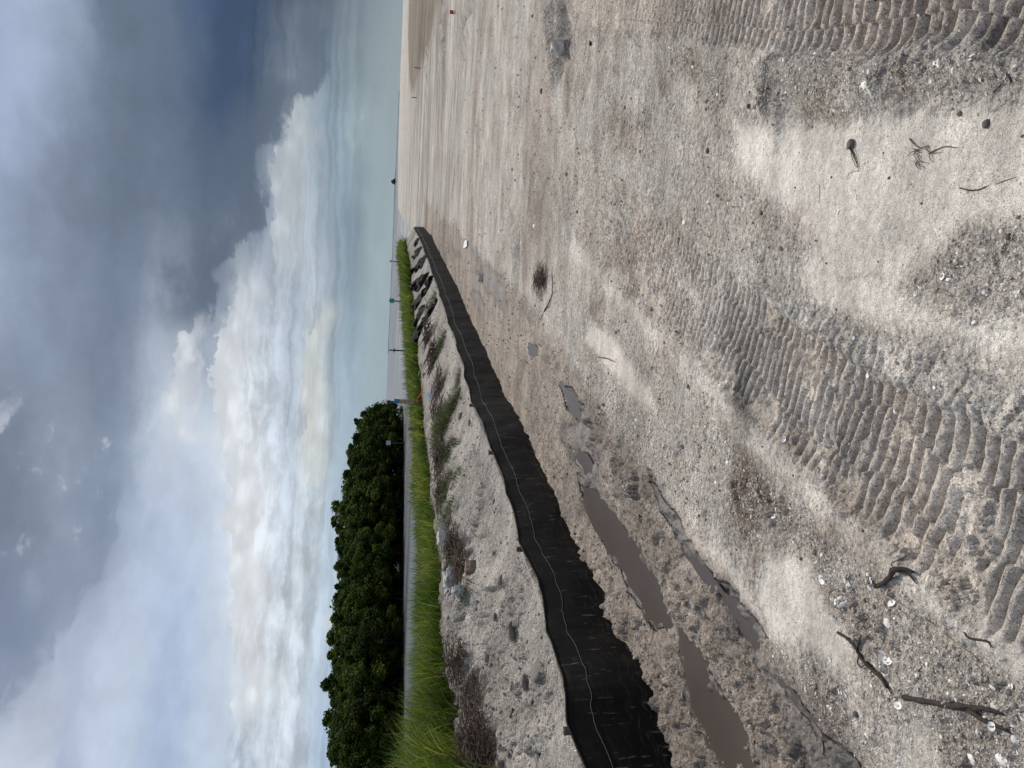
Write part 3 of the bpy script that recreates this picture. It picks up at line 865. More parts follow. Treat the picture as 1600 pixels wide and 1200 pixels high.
n6 = g.noise(g.vm('MULTIPLY', pos, (0.12, 0.5, 1.0)), 0.5, 8, 0.65)
v = g.m('MULTIPLY', v, g.mix_f(farm, 1.0, g.mr(n6, 0.35, 0.65, 0.52, 1.18)))
c_ = g.vm('SCALE', base, scale=v)
# fine dark specks of organic grit, then coarse ones with painted crumb shade
vs_ = g.vor(pos, 210); vc_ = g.sep(g.vor(pos, 210, out='Color'))
thr = g.mr(g.noise(pos, 5, 3), 0.35, 0.65, 0.90, 0.72)
speck = g.m('MULTIPLY', g.mr(vs_, 0.42, 0.28), g.m('GREATER_THAN', vc_[0], thr))
c_ = g.mix(g.m('MULTIPLY', speck, 0.72), c_, (0.085, 0.07, 0.058))
vs2_ = g.vor(pos, 85); vc2_ = g.sep(g.vor(pos, 85, out='Color'))
grit_shade = g.m('MULTIPLY', g.mr(vs2_, 0.45, 0.30), g.m('GREATER_THAN', vc2_[1], g.mr(snd_, 0.0, 1.0, 0.80, 0.965, False)))  # coarse dark brown grit, also painting the shade of crumbs and crevices
c_ = g.mix(g.m('MULTIPLY', g.m('MULTIPLY', grit_shade, 0.60), g.m('SUBTRACT', 1.0, wet_)), c_, (0.12, 0.095, 0.075))
# broken shell chips
vd2 = g.vor(pos, 120); vcol2 = g.sep(g.vor(pos, 120, out='Color'))
chip = g.m('MULTIPLY', g.mr(vd2, 0.46, 0.34), g.m('GREATER_THAN', vcol2[1], g.m('SUBTRACT', 0.995, g.m('MULTIPLY', shl_, 0.38))))
vd3 = g.vor(pos, 60); vcol3 = g.sep(g.vor(pos, 60, out='Color'))
chip2 = g.m('MULTIPLY', g.mr(vd3, 0.42, 0.32), g.m('GREATER_THAN', vcol3[2], g.m('SUBTRACT', 1.0, g.m('MULTIPLY', shl_, 0.17))))
chips = g.m('MULTIPLY', g.m('MAXIMUM', chip, chip2), g.m('SUBTRACT', 1.0, wet_))
c_ = g.mix(g.m('MULTIPLY', chips, 0.85), c_, g.mix(vcol2[0], (0.62, 0.57, 0.50), (0.80, 0.78, 0.74)))
g.put(gb.inputs['Base Color'], c_)
g.put(gb.inputs['Roughness'], g.mr(wet_, 0.3, 1.0, 0.92, 0.50))
gb.inputs['Specular IOR Level'].default_value = 0.3
hgt = g.m('ADD', g.m('MULTIPLY', n1, 0.25), g.m('ADD', g.m('MULTIPLY', n2, g.m('ADD', 0.55, g.m('MULTIPLY', mudm, 1.6))), g.m('MULTIPLY', chips, 0.5)))
hgt = g.m('MULTIPLY', hgt, g.mr(wet_, 0.2, 0.95, 1.0, 0.15))
hgt = g.m('MULTIPLY', hgt, g.m('SUBTRACT', 1.0, g.m('MULTIPLY', snd_, 0.55)))
wp_ = g.vm('ADD', pos, g.vm('SCALE', g.noise(pos, 30, 3, 0.6, color=True), scale=0.02))
vo1 = g.vor(wp_, 26, rnd=1.0); vo2 = g.vor(wp_, 70); 
n4 = g.m('ADD', g.noise(pos, 17, 6, 0.68), g.m('MULTIPLY', g.m('ADD', g.m('SUBTRACT', 0.6, vo1), g.m('MULTIPLY', g.m('SUBTRACT', 0.6, vo2), 0.5)), 0.55))
b0 = g.bump(g.m('MULTIPLY', g.m('ADD', n5, g.m('MULTIPLY', n6, 2.0)), farm), 0.25, 1.0)
b1 = g.bump(g.m('MULTIPLY', g.m('MULTIPLY', n4, g.m('SUBTRACT', 1.0, g.m('MULTIPLY', snd_, 0.8))), g.mr(wet_, 0.2, 0.95, 1.0, 0.1)), 0.040, 1.0, normal=b0)
g.put(gb.inputs['Normal'], g.bump(hgt, 0.012, 1.0, normal=b1))

# faces of the polar sheet, closed at the back and at the middle
idx = np.arange(NR * NA, dtype=np.int64).reshape(NR, NA)
a0 = idx[:-1, :]; a1 = np.roll(idx, -1, 1)[:-1, :]; b0 = idx[1:, :]; b1 = np.roll(idx, -1, 1)[1:, :]
F = np.stack([a0, b0, b1, a1], -1).reshape(-1, 4)[:, ::-1]
Vx = np.stack([GX_, GY_, H], 1)
cen = len(Vx)
Vx = np.concatenate([Vx, [[0, 0, float(Hg[0].mean())]]])
ring = idx[0]
nf = ring[np.arange(0, NA - 1, 2)]
cap = np.stack([np.full(NA // 2, cen), ring[0:NA - 1:2][:NA // 2], ring[1::2][:NA // 2], ring[np.minimum(np.arange(2, NA + 1, 2), NA) % NA][:NA // 2]], 1)
F = np.concatenate([F, cap])
ground = link('ground', Vx, F, gm, cols={'soil': np.concatenate([COL, COL[:1]]), 'masks': np.concatenate([M4, M4[:1]])})
tag(ground, 'grey shelly sand and mud with vehicle tracks, ruts and a bank along the water', kind='structure')

# ------------------------------------------------------------------ puddle water
pm_, pn, pb = mat('puddle_water')
pc = pn.n.new('ShaderNodeNewGeometry').outputs['Position']
pn.put(pb.inputs['Base Color'], pn.mix(pn.noise(pc, 3.0, 5, 0.6), (0.055, 0.043, 0.036), (0.085, 0.068, 0.058)))
pb.inputs['Roughness'].default_value = 0.30
pb.inputs['Specular IOR Level'].default_value = 0.45
pn.put(pb.inputs['Normal'], pn.bump(pn.noise(pc, 18, 4, 0.6), 0.002, 0.6))
for p in PUDW[:-1]:
    P = np.array([q[:2] for q in p]); cpt = P.mean(0)
    Q = cpt + (P - cpt) * 1.0
    dd = Q - cpt; ln = np.linalg.norm(dd, axis=1, keepdims=True); Q = Q + dd / ln * 0.10
    vv = [(a, b, PUDZ - 0.004) for a, b in Q] + [(a, b, PUDZ - 0.03) for a, b in Q]
    k = len(Q)
    ff = [tuple(range(k - 1, -1, -1)), tuple(range(k, 2 * k))] + [(i, (i + 1) % k, (i + 1) % k + k, i + k) for i in range(k)]
    o = link('puddle_water', vv, ff, pm_, smooth=False)
    tag(o, 'shallow brown puddle in the rutted mud', kind='structure')

# ------------------------------------------------------------------ bay water
wm, wnn, wb_ = mat('bay_water')
wp = wnn.n.new('ShaderNodeNewGeometry').outputs['Position']
wv = wnn.vm('MULTIPLY', wp, (0.55, 1.4, 1.0))
h1 = wnn.noise(wv, 2.6, 4, 0.6); h2 = wnn.noise(wv, 0.5, 3, 0.5)
wnn.put(wb_.inputs['Base Color'], wnn.mix(wnn.mr(wnn.noise(wnn.vm('MULTIPLY', wp, (0.01, 0.06, 1)), 1.0, 4), 0.35, 0.65), (0.045, 0.052, 0.058), (0.19, 0.20, 0.21)))
wb_.inputs['Roughness'].default_value = 0.30
wnn.put(wb_.inputs['Normal'], wnn.bump(wnn.m('ADD', h1, wnn.m('MULTIPLY', h2, 1.5)), 0.28, 0.8))
WZ = -1.0
R_ = 9000.0
wat = link('water', [(-R_, -R_, WZ), (R_, -R_, WZ), (R_, R_, WZ), (-R_, R_, WZ)], [(0, 1, 2, 3)], wm, smooth=False)
tag(wat, 'grey wind-rippled bay water reaching to the horizon', kind='structure')

# ================================================================== THINGS
rng = np.random.default_rng(11)
random.seed(5)
AZs = AZI


def grid_ij(x, y):
    a = np.arctan2(x, y); a = np.where(a < AZI[0], a + 2 * np.pi, a)
    r = np.hypot(x, y)
    i = np.clip(np.searchsorted(RR, r) - 1, 0, NR - 2); j = np.clip(np.searchsorted(AZI, a) - 1, 0, NA - 2)
    u = np.clip((r - RR[i]) / (RR[i + 1] - RR[i]), 0, 1); v_ = np.clip((a - AZI[j]) / (AZI[j + 1] - AZI[j]), 0, 1)
    return i, j, u, v_


def gz(x, y):
    i, j, u, v_ = grid_ij(x, y)
    return (Hg[i, j] * (1 - v_) + Hg[i, j + 1] * v_) * (1 - u) + (Hg[i + 1, j] * (1 - v_) + Hg[i + 1, j + 1] * v_) * u


def gmask(x, y):
    i, j, u, v_ = grid_ij(x, y)
    k = i * NA + j
    return M4[k], NN[k], SS[k], COL[k]


def fpos(s, n):
    """point at arc length s along the fence and n metres to its water side"""
    s = np.asarray(s, float)
    x = np.interp(s, fs, fp[:, 0]); y = np.interp(s, fs, fp[:, 1])
    x2 = np.interp(s + 0.4, fs, fp[:, 0]); y2 = np.interp(s + 0.4, fs, fp[:, 1])
    x1 = np.interp(s - 0.4, fs, fp[:, 0]); y1 = np.interp(s - 0.4, fs, fp[:, 1])
    tx, ty = x2 - x1, y2 - y1; L = np.hypot(tx, ty) + 1e-9
    return x - ty / L * n, y + tx / L * n


def s_at(py):
    """arc length of the fence point seen at picture row py"""
    a, b = fpos(fs, 0)
    rows = proj(fp[:, 0], fp[:, 1], np.zeros(len(fp)))[1]
    o_ = np.argsort(rows)
    return float(np.interp(py, rows[o_], fs[o_]))


# ------------------------------------------------------------------ silt fence
mf, fn, fb = mat('black_fence_cloth')
uvn = fn.n.new('ShaderNodeUVMap').outputs[0]
us = fn.sep(uvn)
fpn = fn.n.new('ShaderNodeNewGeometry').outputs['Position']
st1 = fn.noise(fn.comb(fn.m('MULTIPLY', us[0], 2.2), fn.m('MULTIPLY', us[1], 9.0), 0.0), 3.0, 6, 0.7, 0.6)
st2 = fn.noise(fn.comb(fn.m('MULTIPLY', us[0], 26.0), fn.m('MULTIPLY', us[1], 2.0), 3.0), 1.6, 4, 0.6)
dust = fn.m('MULTIPLY', fn.mr(st1, 0.50, 0.70), fn.mr(us[1], 0.55, 0.05, 0.15, 1.0))
scr = fn.m('MULTIPLY', fn.mr(st2, 0.60, 0.68), fn.mr(fn.noise(fpn, 5, 3), 0.45, 0.60))
dd_ = fn.m('MAXIMUM', fn.m('MULTIPLY', dust, 0.60), fn.m('MULTIPLY', scr, 0.80))
fn.put(fb.inputs['Base Color'], fn.mix(dd_, (0.0032, 0.0027, 0.0025), (0.16, 0.14, 0.12)))
fb.inputs['Roughness'].default_value = 0.62
fb.inputs['Specular IOR Level'].default_value = 0.18
wv_ = fn.n.new('ShaderNodeTexWave'); wv_.inputs['Scale'].default_value = 60; wv_.inputs['Distortion'].default_value = 2
fn.put(wv_.inputs['Vector'], fn.comb(us[0], us[1], 0.0))
fn.put(fb.inputs['Normal'], fn.bump(fn.m('ADD', fn.m('MULTIPLY', wv_.outputs['Fac'], 0.15), st2), 0.004, 0.35))
m_wood = simple('weathered_stake_wood', (0.11, 0.075, 0.05), 0.85, 40, 0.35, 0.003)
m_cord = simple('pale_cord', (0.10, 0.083, 0.075), 0.7, 200, 0.2, 0)
fence = empty('silt_fence', (float(fp[len(fp) // 3][0]), float(fp[len(fp) // 3][1]), 0))
tag(fence, 'long low black cloth silt fence on wooden stakes holding back the sand bank', 'silt fence')
FO = Vector(fence.location)
sg = [0.0]
while sg[-1] < S_END:
    x_, y_ = fpos(sg[-1], 0)
    sg.append(sg[-1] + max(0.012, 0.0032 * math.hypot(float(x_), float(y_))))
sg = np.array(sg)
NS, NV = len(sg), 18
stake_rows = [1390, 1130, 990, 853, 775, 705, 632, 592, 553, 508, 467, 430, 400, 376]
stake_s = np.array(sorted([s_at(v_) for v_ in stake_rows] + [0.6, 2.0]))
topz = np.interp(sg, fs, fh)
# the cloth hangs a little between stakes
k_ = np.searchsorted(stake_s, sg)
lo_ = stake_s[np.clip(k_ - 1, 0, len(stake_s) - 1)]; hi_ = stake_s[np.clip(k_, 0, len(stake_s) - 1)]
ph_ = np.where(hi_ > lo_, (sg - lo_) / np.maximum(hi_ - lo_, 1e-6), 0)
topz = topz - 0.032 * np.sin(np.pi * np.clip(ph_, 0, 1)) + 0.016 * fbm(sg, sg * 0, 0.4, 3, 300)
V_ = np.linspace(0, 1, NV)
S2, V2 = np.meshgrid(sg, V_)
bx, by = fpos(sg, 0)
botz = gz(*fpos(sg, -0.06)) - 0.10
Zf = botz[None, :] + (topz - botz)[None, :] * V2
off = -0.015 - 0.030 * np.sin(np.pi * V2) * (0.6 + 0.4 * np.sin(np.pi * np.clip(ph_, 0, 1)))[None, :] + 0.032 * fbm(S2 * 1.0, V2 * 0.6, 0.7, 3, 301) + 0.002 * fbm(S2, V2 * 0.1, 0.05, 2, 302)
off = np.minimum(off, 0.03) - 0.03 * (1 - V2) ** 2
fxp, fyp = fpos(S2.ravel(), off.ravel())
ii = np.arange(NS * NV).reshape(NV, NS)
Ff = np.stack([ii[:-1, :-1], ii[:-1, 1:], ii[1:, 1:], ii[1:, :-1]], -1).reshape(-1, 4)
cl = link('fence_cloth', np.stack([fxp - FO.x, fyp - FO.y, Zf.ravel()], 1), Ff, mf, fence, True, uv=np.stack([S2.ravel(), V2.ravel()], 1))
md = cl.modifiers.new('thick', 'SOLIDIFY'); md.thickness = 0.004; md.offset = 1
# folded hem along the top edge and the pale cord sewn below it
hx, hy = fpos(sg, off[-1] - 0.004)
mb = MB()
mb.tube(np.stack([hx - FO.x, hy - FO.y, topz - 0.004], 1)[::2], [0.008] * len(sg[::2]), 5)
mb.build('top_hem', mf, fence, True)
vc = 0.76 + 0.05 * fbm(sg, sg * 0, 3.0, 3, 303)
oc = np.array([np.interp(vc[i], V_, off[:, i]) for i in range(NS)]) - 0.006
hx, hy = fpos(sg, oc)
mb = MB()
rc = np.maximum(0.0016, 0.0003 * np.hypot(hx, hy))
zc = botz + (topz - botz) * vc
mb.tube(np.stack([hx - FO.x, hy - FO.y, zc], 1)[::2], list(rc[::2]), 5)
mb.build('seam_cord', m_cord, fence, True)
for ss_ in stake_s:
    x_, y_ = fpos(ss_, 0.03)
    t_ = float(np.interp(ss_, fs, fh))
    if not any(abs(ss_ - s_at(v_)) < 0.01 for v_ in (1130, 853, 705, 632)): t_ -= 0.045
    mb = MB()
    mb.box(x_ - FO.x, y_ - FO.y, -0.25, t_ + 0.012, 0.036, 0.03, -0.25 + random.uniform(-.1, .1), taper=0.9)
    mb.build('stake', m_wood, fence)

# ------------------------------------------------------------------ plant materials


def leaf_mat(name, c0, c1, trans=0.3, rough=0.55):
    m_ = bpy.data.materials.new(name); m_.use_nodes = True
    n = N(m_.node_tree); b = n.n['Principled BSDF']
    at = n.sep(n.attr('tint'))
    col = n.mix(at[0], c0, c1)
    if name == 'bright_grass': col = n.mix(n.mr(at[0], 0.85, 0.97), col, (0.30, 0.27, 0.10))
    oi = n.n.new('ShaderNodeObjectInfo').outputs['Random']
    col = n.vm('SCALE', col, scale=n.mr(oi, 0, 1, 0.8, 1.25, False))
    n.put(b.inputs['Base Color'], col)
    b.inputs['Roughness'].default_value = rough
    b.inputs['Specular IOR Level'].default_value = 0.08 if name == 'mangrove_leaf' else 0.3
    tr = n.n.new('ShaderNodeBsdfTranslucent')
    n.put(tr.inputs[0], n.vm('MULTIPLY', col, (1.2, 1.3, 0.6)))
    mx = n.n.new('ShaderNodeMixShader'); mx.inputs[0].default_value = trans
    n.l.new(b.outputs[0], mx.inputs[1]); n.l.new(tr.outputs[0], mx.inputs[2])
    n.l.new(mx.outputs[0], n.n['Material Output'].inputs[0])
    return m_


m_grass = leaf_mat('bright_grass', (0.040, 0.070, 0.008), (0.140, 0.205, 0.032), 0.36)
m_dgrass = leaf_mat('dull_grass', (0.040, 0.055, 0.020), (0.10, 0.12, 0.045), 0.25)
m_straw = leaf_mat('dead_straw', (0.045, 0.030, 0.022), (0.15, 0.11, 0.085), 0.1, 0.8)
m_leaf = leaf_mat('mangrove_leaf', (0.012, 0.026, 0.006), (0.065, 0.095, 0.016), 0.25, 0.85)
m_bark = simple('dark_bark', (0.035, 0.028, 0.022), 0.9, 12, 0.4, 0.01)


def blades(x, y, z, h, wd, lean, curl, tint, seg=4):
    """curved tapering grass blades as one vertex / face array"""
    n = len(x)
    th = rng.uniform(0, 2 * np.pi, n); fc = rng.uniform(0, 2 * np.pi, n)
    t = np.linspace(0, 1, seg + 1)
    V = np.zeros((n, 2 * seg + 1, 3), np.float32)
    for k, tk in enumerate(t):
        r = lean * h * tk + curl * h * tk ** 2.4
        zz = h * tk * (1 - 0.35 * np.clip(curl, 0, 2) * tk ** 1.5) - 0.3 * np.maximum(curl - 0.6, 0) * h * tk ** 3
        cx = x + np.cos(th) * r; cy = y + np.sin(th) * r; cz = z + zz
        ww = wd * (1 - tk) ** 0.6 * 0.5
        if k < seg:
            V[:, 2 * k] = np.stack([cx + np.cos(fc) * ww, cy + np.sin(fc) * ww, cz], 1)
            V[:, 2 * k + 1] = np.stack([cx - np.cos(fc) * ww, cy - np.sin(fc) * ww, cz], 1)
        else:
            V[:, 2 * k] = np.stack([cx, cy, cz], 1)
    f = []
    for k in range(seg - 1): f.append([2 * k, 2 * k + 1, 2 * k + 3, 2 * k + 2])
    f.append([2 * seg - 2, 2 * seg - 1, 2 * seg, 2 * seg])
    f = np.array(f)
    base = (np.arange(n) * (2 * seg + 1))[:, None, None]
    F4 = (f[None] + base).reshape(-1, 4)
    T = np.repeat(tint, 2 * seg + 1)
    return V.reshape(-1, 3), F4, np.stack([T, T, T], 1)


def quads_tris(F4):
    """faces whose last corner repeats become triangles"""
    q = F4[F4[:, 2] != F4[:, 3]]; t = F4[F4[:, 2] == F4[:, 3]][:, :3]
    return q, t


def link_mixed(name, V, F4, m_, cols=None, parent=None):
    q, t = quads_tris(F4)
    me = bpy.data.meshes.new(name)
    me.vertices.add(len(V)); me.vertices.foreach_set('co', np.asarray(V, np.float32).ravel())
    li = np.concatenate([q.ravel(), t.ravel()]).astype(np.int32)
    ls = np.concatenate([np.arange(len(q)) * 4, len(q) * 4 + np.arange(len(t)) * 3]).astype(np.int32)
    lt = np.concatenate([np.full(len(q), 4), np.full(len(t), 3)]).astype(np.int32)
    me.loops.add(len(li)); me.loops.foreach_set('vertex_index', li)
    me.polygons.add(len(ls)); me.polygons.foreach_set('loop_start', ls); me.polygons.foreach_set('loop_total', lt)
    me.polygons.foreach_set('use_smooth', np.ones(len(ls), bool))
    me.update(calc_edges=True)
    if cols is not None:
        a = me.attributes.new('tint', 'FLOAT_COLOR', 'POINT')
        a.data.foreach_set('color', np.concatenate([cols, np.ones((len(cols), 1))], 1).astype(np.float32).ravel())
    me.materials.append(m_)
    o = bpy.data.objects.new(name, me); C.objects.link(o)
    if parent: o.parent = parent
    return o


# ------------------------------------------------------------------ grass along the crest of the bank
NG = 90000
s_ = rng.uniform(0, 1, NG)
s0_ = s_at(1330)
ln_ = np.log(1.5) + s_ * (np.log(S_END + 8.0 - s0_) - np.log(1.5))
sG = s0_ - 1.8 + np.exp(ln_)
nG = 1.75 + 3.1 * rng.uniform(0, 1, NG) ** 1.25
nG = nG + 0.40 * fbm(sG, sG * 0, 2.2, 4, 400) * np.clip((3.3 - nG) / 1.5, 0, 1)
_sA, _sB = s_at(1010), s_at(860)
nG = nG - (0.15 + 0.5 * fbm(sG, nG, 0.5, 3, 405) + 0.55) * np.interp(sG, [_sA, _sB], [1.0, 0.0])
gx, gy = fpos(sG, nG * narrow(sG))
keep = (fbm(gx, gy, 0.7, 3, 401) > -0.33)
keep &= (sG < S_END + 6)
gx, gy, sG, nG = gx[keep], gy[keep], sG[keep], nG[keep]
gr = np.hypot(gx, gy)
rowG = proj(gx, gy, np.full(len(gx), 0.8))[1]
hh = np.interp(rowG, [380, 500, 700, 900, 1020, 1100, 1200], [0.56, 0.42, 0.28, 0.31, 0.36, 0.44, 0.60])
hh = hh * rng.uniform(0.6, 1.12, len(gx)) * (1 + 0.25 * fbm(gx, gy, 1.3, 3, 402) + 0.5 * fbm(gx, gy, 0.35, 3, 404)) + np.clip(nG - 2.6, 0, 2) * 0.10
hh = hh * np.interp(nG, [1.1, 2.1], [0.62, 1.0])
wd = np.maximum(0.009, 0.0011 * gr) * rng.uniform(0.7, 1.4, len(gx))
Vg, Fg, Tg = blades(gx, gy, gz(gx, gy) - 0.02, hh, wd, rng.uniform(0.05, 0.45, len(gx)), rng.uniform(0.0, 0.8, len(gx)), np.clip(rng.normal(0.42, 0.30, len(gx)) + 1.3 * fbm(gx, gy, 0.45, 4, 403), 0, 1))
o = link_mixed('shore_grass', Vg, Fg, m_grass, Tg)
tag(o, 'bright green grass growing thick along the crest of the bank', 'grass', kind='stuff')


def bank_hit(px, py):
    d = ray(px, py); d = d / math.hypot(d[0], d[1])
    t = np.arange(2.5, 60, 0.03)
    P3 = EYE[None] + d[None] * t[:, None]
    below = P3[:, 2] < gz(P3[:, 0], P3[:, 1])
    k = int(np.argmax(below)) if below.any() else len(t) - 1
    return P3[k]


def tuft(name, x, y, n, h, spread, wd, m_, lean=(0.1, 0.6), curl=(0.1, 0.9), seg=5, z=None):
    r = spread * np.sqrt(rng.uniform(0, 1, n)); a = rng.uniform(0, 2 * np.pi, n)
    bx_, by_ = r * np.cos(a), r * np.sin(a)
    zz = gz(x + bx_, y + by_) - 0.015
    oz = float(gz(np.array([x]), np.array([y]))[0])
    V, F_, T = blades(bx_, by_, zz - oz, h * rng.uniform(0.5, 1.1, n), wd * rng.uniform(0.6, 1.3, n), rng.uniform(*lean, n), rng.uniform(*curl, n), np.clip(rng.normal(0.5, 0.28, n), 0, 1), seg)
    o = link_mixed(name, V, F_, m_, T)
    o.location = (x, y, oz)
    return o


for i, (py, n_, h_, k) in enumerate([(1200, 1.35, 0.62, 260), (1165, 1.5, 0.66, 300), (1120, 1.55, 0.55, 240), (1085, 1.6, 0.5, 200), (1215, 1.75, 0.80, 420), (1175, 1.9, 0.85, 480), (1140, 1.8, 0.78, 400), (1110, 2.0, 0.78, 380), (1075, 2.1, 0.66, 320), (1235, 2.3, 0.9, 420),
                                    (1180, 2.6, 0.9, 420), (1050, 1.85, 0.5, 200), (1012, 1.9, 0.55, 240), (975, 1.75, 0.45, 200), (935, 1.95, 0.5, 200), (1130, 2.5, 0.85, 380), (890, 1.9, 0.42, 160)]):
    x_, y_ = fpos(s_at(py), n_)
    o = tuft('grass_tussock', float(x_), float(y_), int(k * .65), h_, 0.20, 0.016, m_grass, (0.1, 0.65), (0.1, 1.1), 6)
    tag(o, 'tall arching green grass tussock on the near end of the bank', 'grass tussock', 'arching grass tussocks on the near bank')
for i, (px, py, h_, sp_, k) in enumerate([(712, 628, .16, .22, 300), (700, 655, .22, .3, 420), (690, 680, .2, .25, 300), (705, 700, .16, .2, 200), (718, 590, .1, .15, 150), (690, 540, .18, .3, 240),
                                          (700, 805, .15, .22, 260), (712, 860, .14, .18, 200), (715, 745, .10, .16, 150), (728, 930, .12, .15, 120), (700, 760, .14, .2, 200), (675, 480, .2, .35, 200)]):
    d = bank_hit(px, py)
    o = tuft('weed_tuft', d[0], d[1], k, h_ * 1.3, sp_, max(0.004, 0.0008 * math.hypot(d[0], d[1])), m_dgrass, (0.2, 0.9), (0.2, 1.2), 4)
    tag(o, 'dull green weed tuft growing out of the grey sand bank', 'weed tuft', 'dull green weed tufts on the bank')


def brush(name, px, py, zz, size, n, m_, wd=0.004, flat=0.5, hgt=0.2):
    d = bank_hit(px, py)
    oz = float(gz(np.array([d[0]]), np.array([d[1]]))[0])
    mb = MB()
    for _ in range(n):
        a = random.uniform(0, 6.28); r = size * random.uniform(0, 0.8)
        p = np.array([math.cos(a) * r, math.sin(a) * r, random.uniform(0, hgt * (1 - 0.7 * r / size))])
        b = random.uniform(0, 6.28); e = random.uniform(-0.5, 0.7)
        pts = []
        L = size * random.uniform(0.25, 0.8)
        for k in range(6):
            gzz = float(gz(np.array([d[0] + p[0]]), np.array([d[1] + p[1]]))[0]) - oz
            pts.append((p[0], p[1], max(p[2], gzz + 0.002)))
            b += random.uniform(-0.7, 0.7); e += random.uniform(-0.5, 0.35)
            p = p + np.array([math.cos(b), math.sin(b), math.sin(e) * 0.6]) * L / 5
        t = random.random()
        mb.tube(pts, [wd * q for q in (1, .95, .85, .7, .5, .2)], 3, (t, t, t), False)
    o = mb.build(name, m_, None, True)
    o.location = (d[0], d[1], oz)
    return o


for (px, py, zz, sz, n_, w_, h_, lb) in [
        (752, 1150, .72, .34, 420, .0028, .2, 'dead brown root tangle at the near end of the grass'),
        (745, 1085, .72, .26, 240, .0026, .14, 'dead brown root tangle between the tall tussocks and the sand'),
        (722, 1035, .74, .25, 200, .004, .14, 'low dead root tangle under the arching grass blades'),
        (725, 885, .74, .30, 220, .004, .12, 'dead brown brush beside the brown stone on the bank'),
        (768, 1190, .70, .3, 340, .0028, .16, 'dead brown root tangle in the bottom corner of the bank, nearest of all'),
        (715, 850, .76, .30, 220, .004, .14, 'dead brown brush just past the concrete chunk'),
        (695, 770, .78, .35, 240, .005, .14, 'dead brown brush on the bank midway along the fence'),
        (692, 715, .78, .35, 240, .006, .14, 'reddish dead brush in the hollow between the weed tufts'),
        (690, 645, .78, .40, 180, .005, .18, 'dark dead brush below the leaning orange-ribboned stake'),
        (690, 605, .78, .40, 180, .006, .16, 'dark dead brush just beyond the white scrap on the bank'),
        (680, 560, .78, .45, 160, .008, .18, 'dark dead brush on the far part of the bank'),
        (672, 525, .78, .45, 120, .009, .16, 'smallest dead brush clump, beyond all the others on the bank')]:
    o = brush('dead_brush', px, py, zz, sz, n_, m_straw, w_, 0.5, h_)
    tag(o, lb, 'dead brush', 'dead brush clumps on the bank')
o = brush('dry_grass_clump', 850, 437, 0.0, 0.20, 300, m_straw, 0.0020, 0.5, 0.11)
tag(o, 'dark dry grass clump lying alone on the pale sand', 'dry grass clump')

# ------------------------------------------------------------------ mangrove trees


def tree_proto(seed, H_=6.0, Wd=3.0, nclump=60, per=170, leaf=0.16):
    r_ = np.random.default_rng(seed)
    P = []; T = []
    cl = []
    for k in range(nclump):
        a = r_.uniform(0, 2 * np.pi); u = r_.uniform(0.05, 1) ** 0.8
        prof = math.sin(math.pi * min(0.97, 0.22 + 0.72 * u)) ** 0.6
        rr_ = Wd * prof * r_.uniform(0.55, 1.0)
        cl.append((math.cos(a) * rr_, math.sin(a) * rr_, 0.3 + H_ * 0.92 * u + r_.normal(0, 0.25), r_.uniform(0.45, 0.95)))
    for k in range(6):
        a = r_.uniform(0, 6.28); cl.append((math.cos(a) * Wd * .35, math.sin(a) * Wd * .35, H_ * r_.uniform(0.93, 1.08), r_.uniform(0.25, 0.5)))
    n = per * len(cl)
    c0 = np.repeat(np.array([q[:3] for q in cl]), per, 0); cr_ = np.repeat(np.array([q[3] for q in cl]), per)
    d = r_.normal(0, 1, (n, 3)); d /= np.linalg.norm(d, axis=1)[:, None]
    rad_ = r_.uniform(0.3, 1, n) ** 0.45 * r_.uniform(0.75, 1.12, n)
    p = c0 + d * (cr_ * rad_)[:, None] * np.array([1, 1, 0.75])
    p[:, 2] = np.maximum(p[:, 2], 0.12 + r_.uniform(0, 0.4, n))
    # leaf planes face outward and up
    nr = d * 0.7 + np.array([0, 0, 0.6]) + r_.normal(0, 0.45, (n, 3)); nr /= np.linalg.norm(nr, axis=1)[:, None]
    tx = np.cross(nr, r_.normal(0, 1, (n, 3))); tx /= np.linalg.norm(tx, axis=1)[:, None]
    ty = np.cross(nr, tx)
    sz = leaf * r_.uniform(0.6, 1.3, n)[:, None]
    V = np.stack([p - tx * sz, p - ty * sz * 0.5, p + tx * sz, p + ty * sz * 0.5], 1).reshape(-1, 3)
    F_ = np.arange(4 * n).reshape(-1, 4)
    ct = np.repeat(r_.uniform(0.0, 1.0, len(cl)), per)
    t = np.clip(0.55 * ct + r_.uniform(0, 0.45, n), 0, 1)
    t = np.repeat(t, 4)
    me_o = link('crown', V, F_, m_leaf, None, False, {'tint': np.stack([t, t, t], 1)})
    mb = MB()
    mb.tube([(0, 0, -0.6), (0.05, 0.03, 0.8), (0.12, -0.05, 2.0), (0.0, 0.1, 3.5), (0.05, 0.1, H_ * 0.85)], [0.16, 0.13, 0.11, 0.07, 0.03], 7)
    for k in range(9):
        a = 6.283 * k / 9 + r_.uniform(-.2, .2); q = cl[k * 5 % len(cl)]
        z0 = r_.uniform(0.9, 3.0)
        mb.tube([(0.08, 0, z0), (q[0] * .4, q[1] * .4, z0 + (q[2] - z0) * .55), (q[0] * .85, q[1] * .85, q[2])], [0.06, 0.04, 0.015], 5)
        L = r_.uniform(0.8, 1.6)
        mb.tube([(0.05, 0.02, r_.uniform(.7, 1.4)), (math.cos(a) * L * .5, math.sin(a) * L * .5, .75), (math.cos(a) * L, math.sin(a) * L, -0.6)], [0.035, 0.03, 0.025], 5)
    tk = mb.build('trunk', m_bark, None, True)
    return me_o, tk


protos = [tree_proto(21, 5.6, 2.7), tree_proto(22, 6.2, 3.0, 66), tree_proto(23, 5.2, 3.2, 64), tree_proto(24, 6.6, 2.3, 52)]
used = [False] * len(protos)


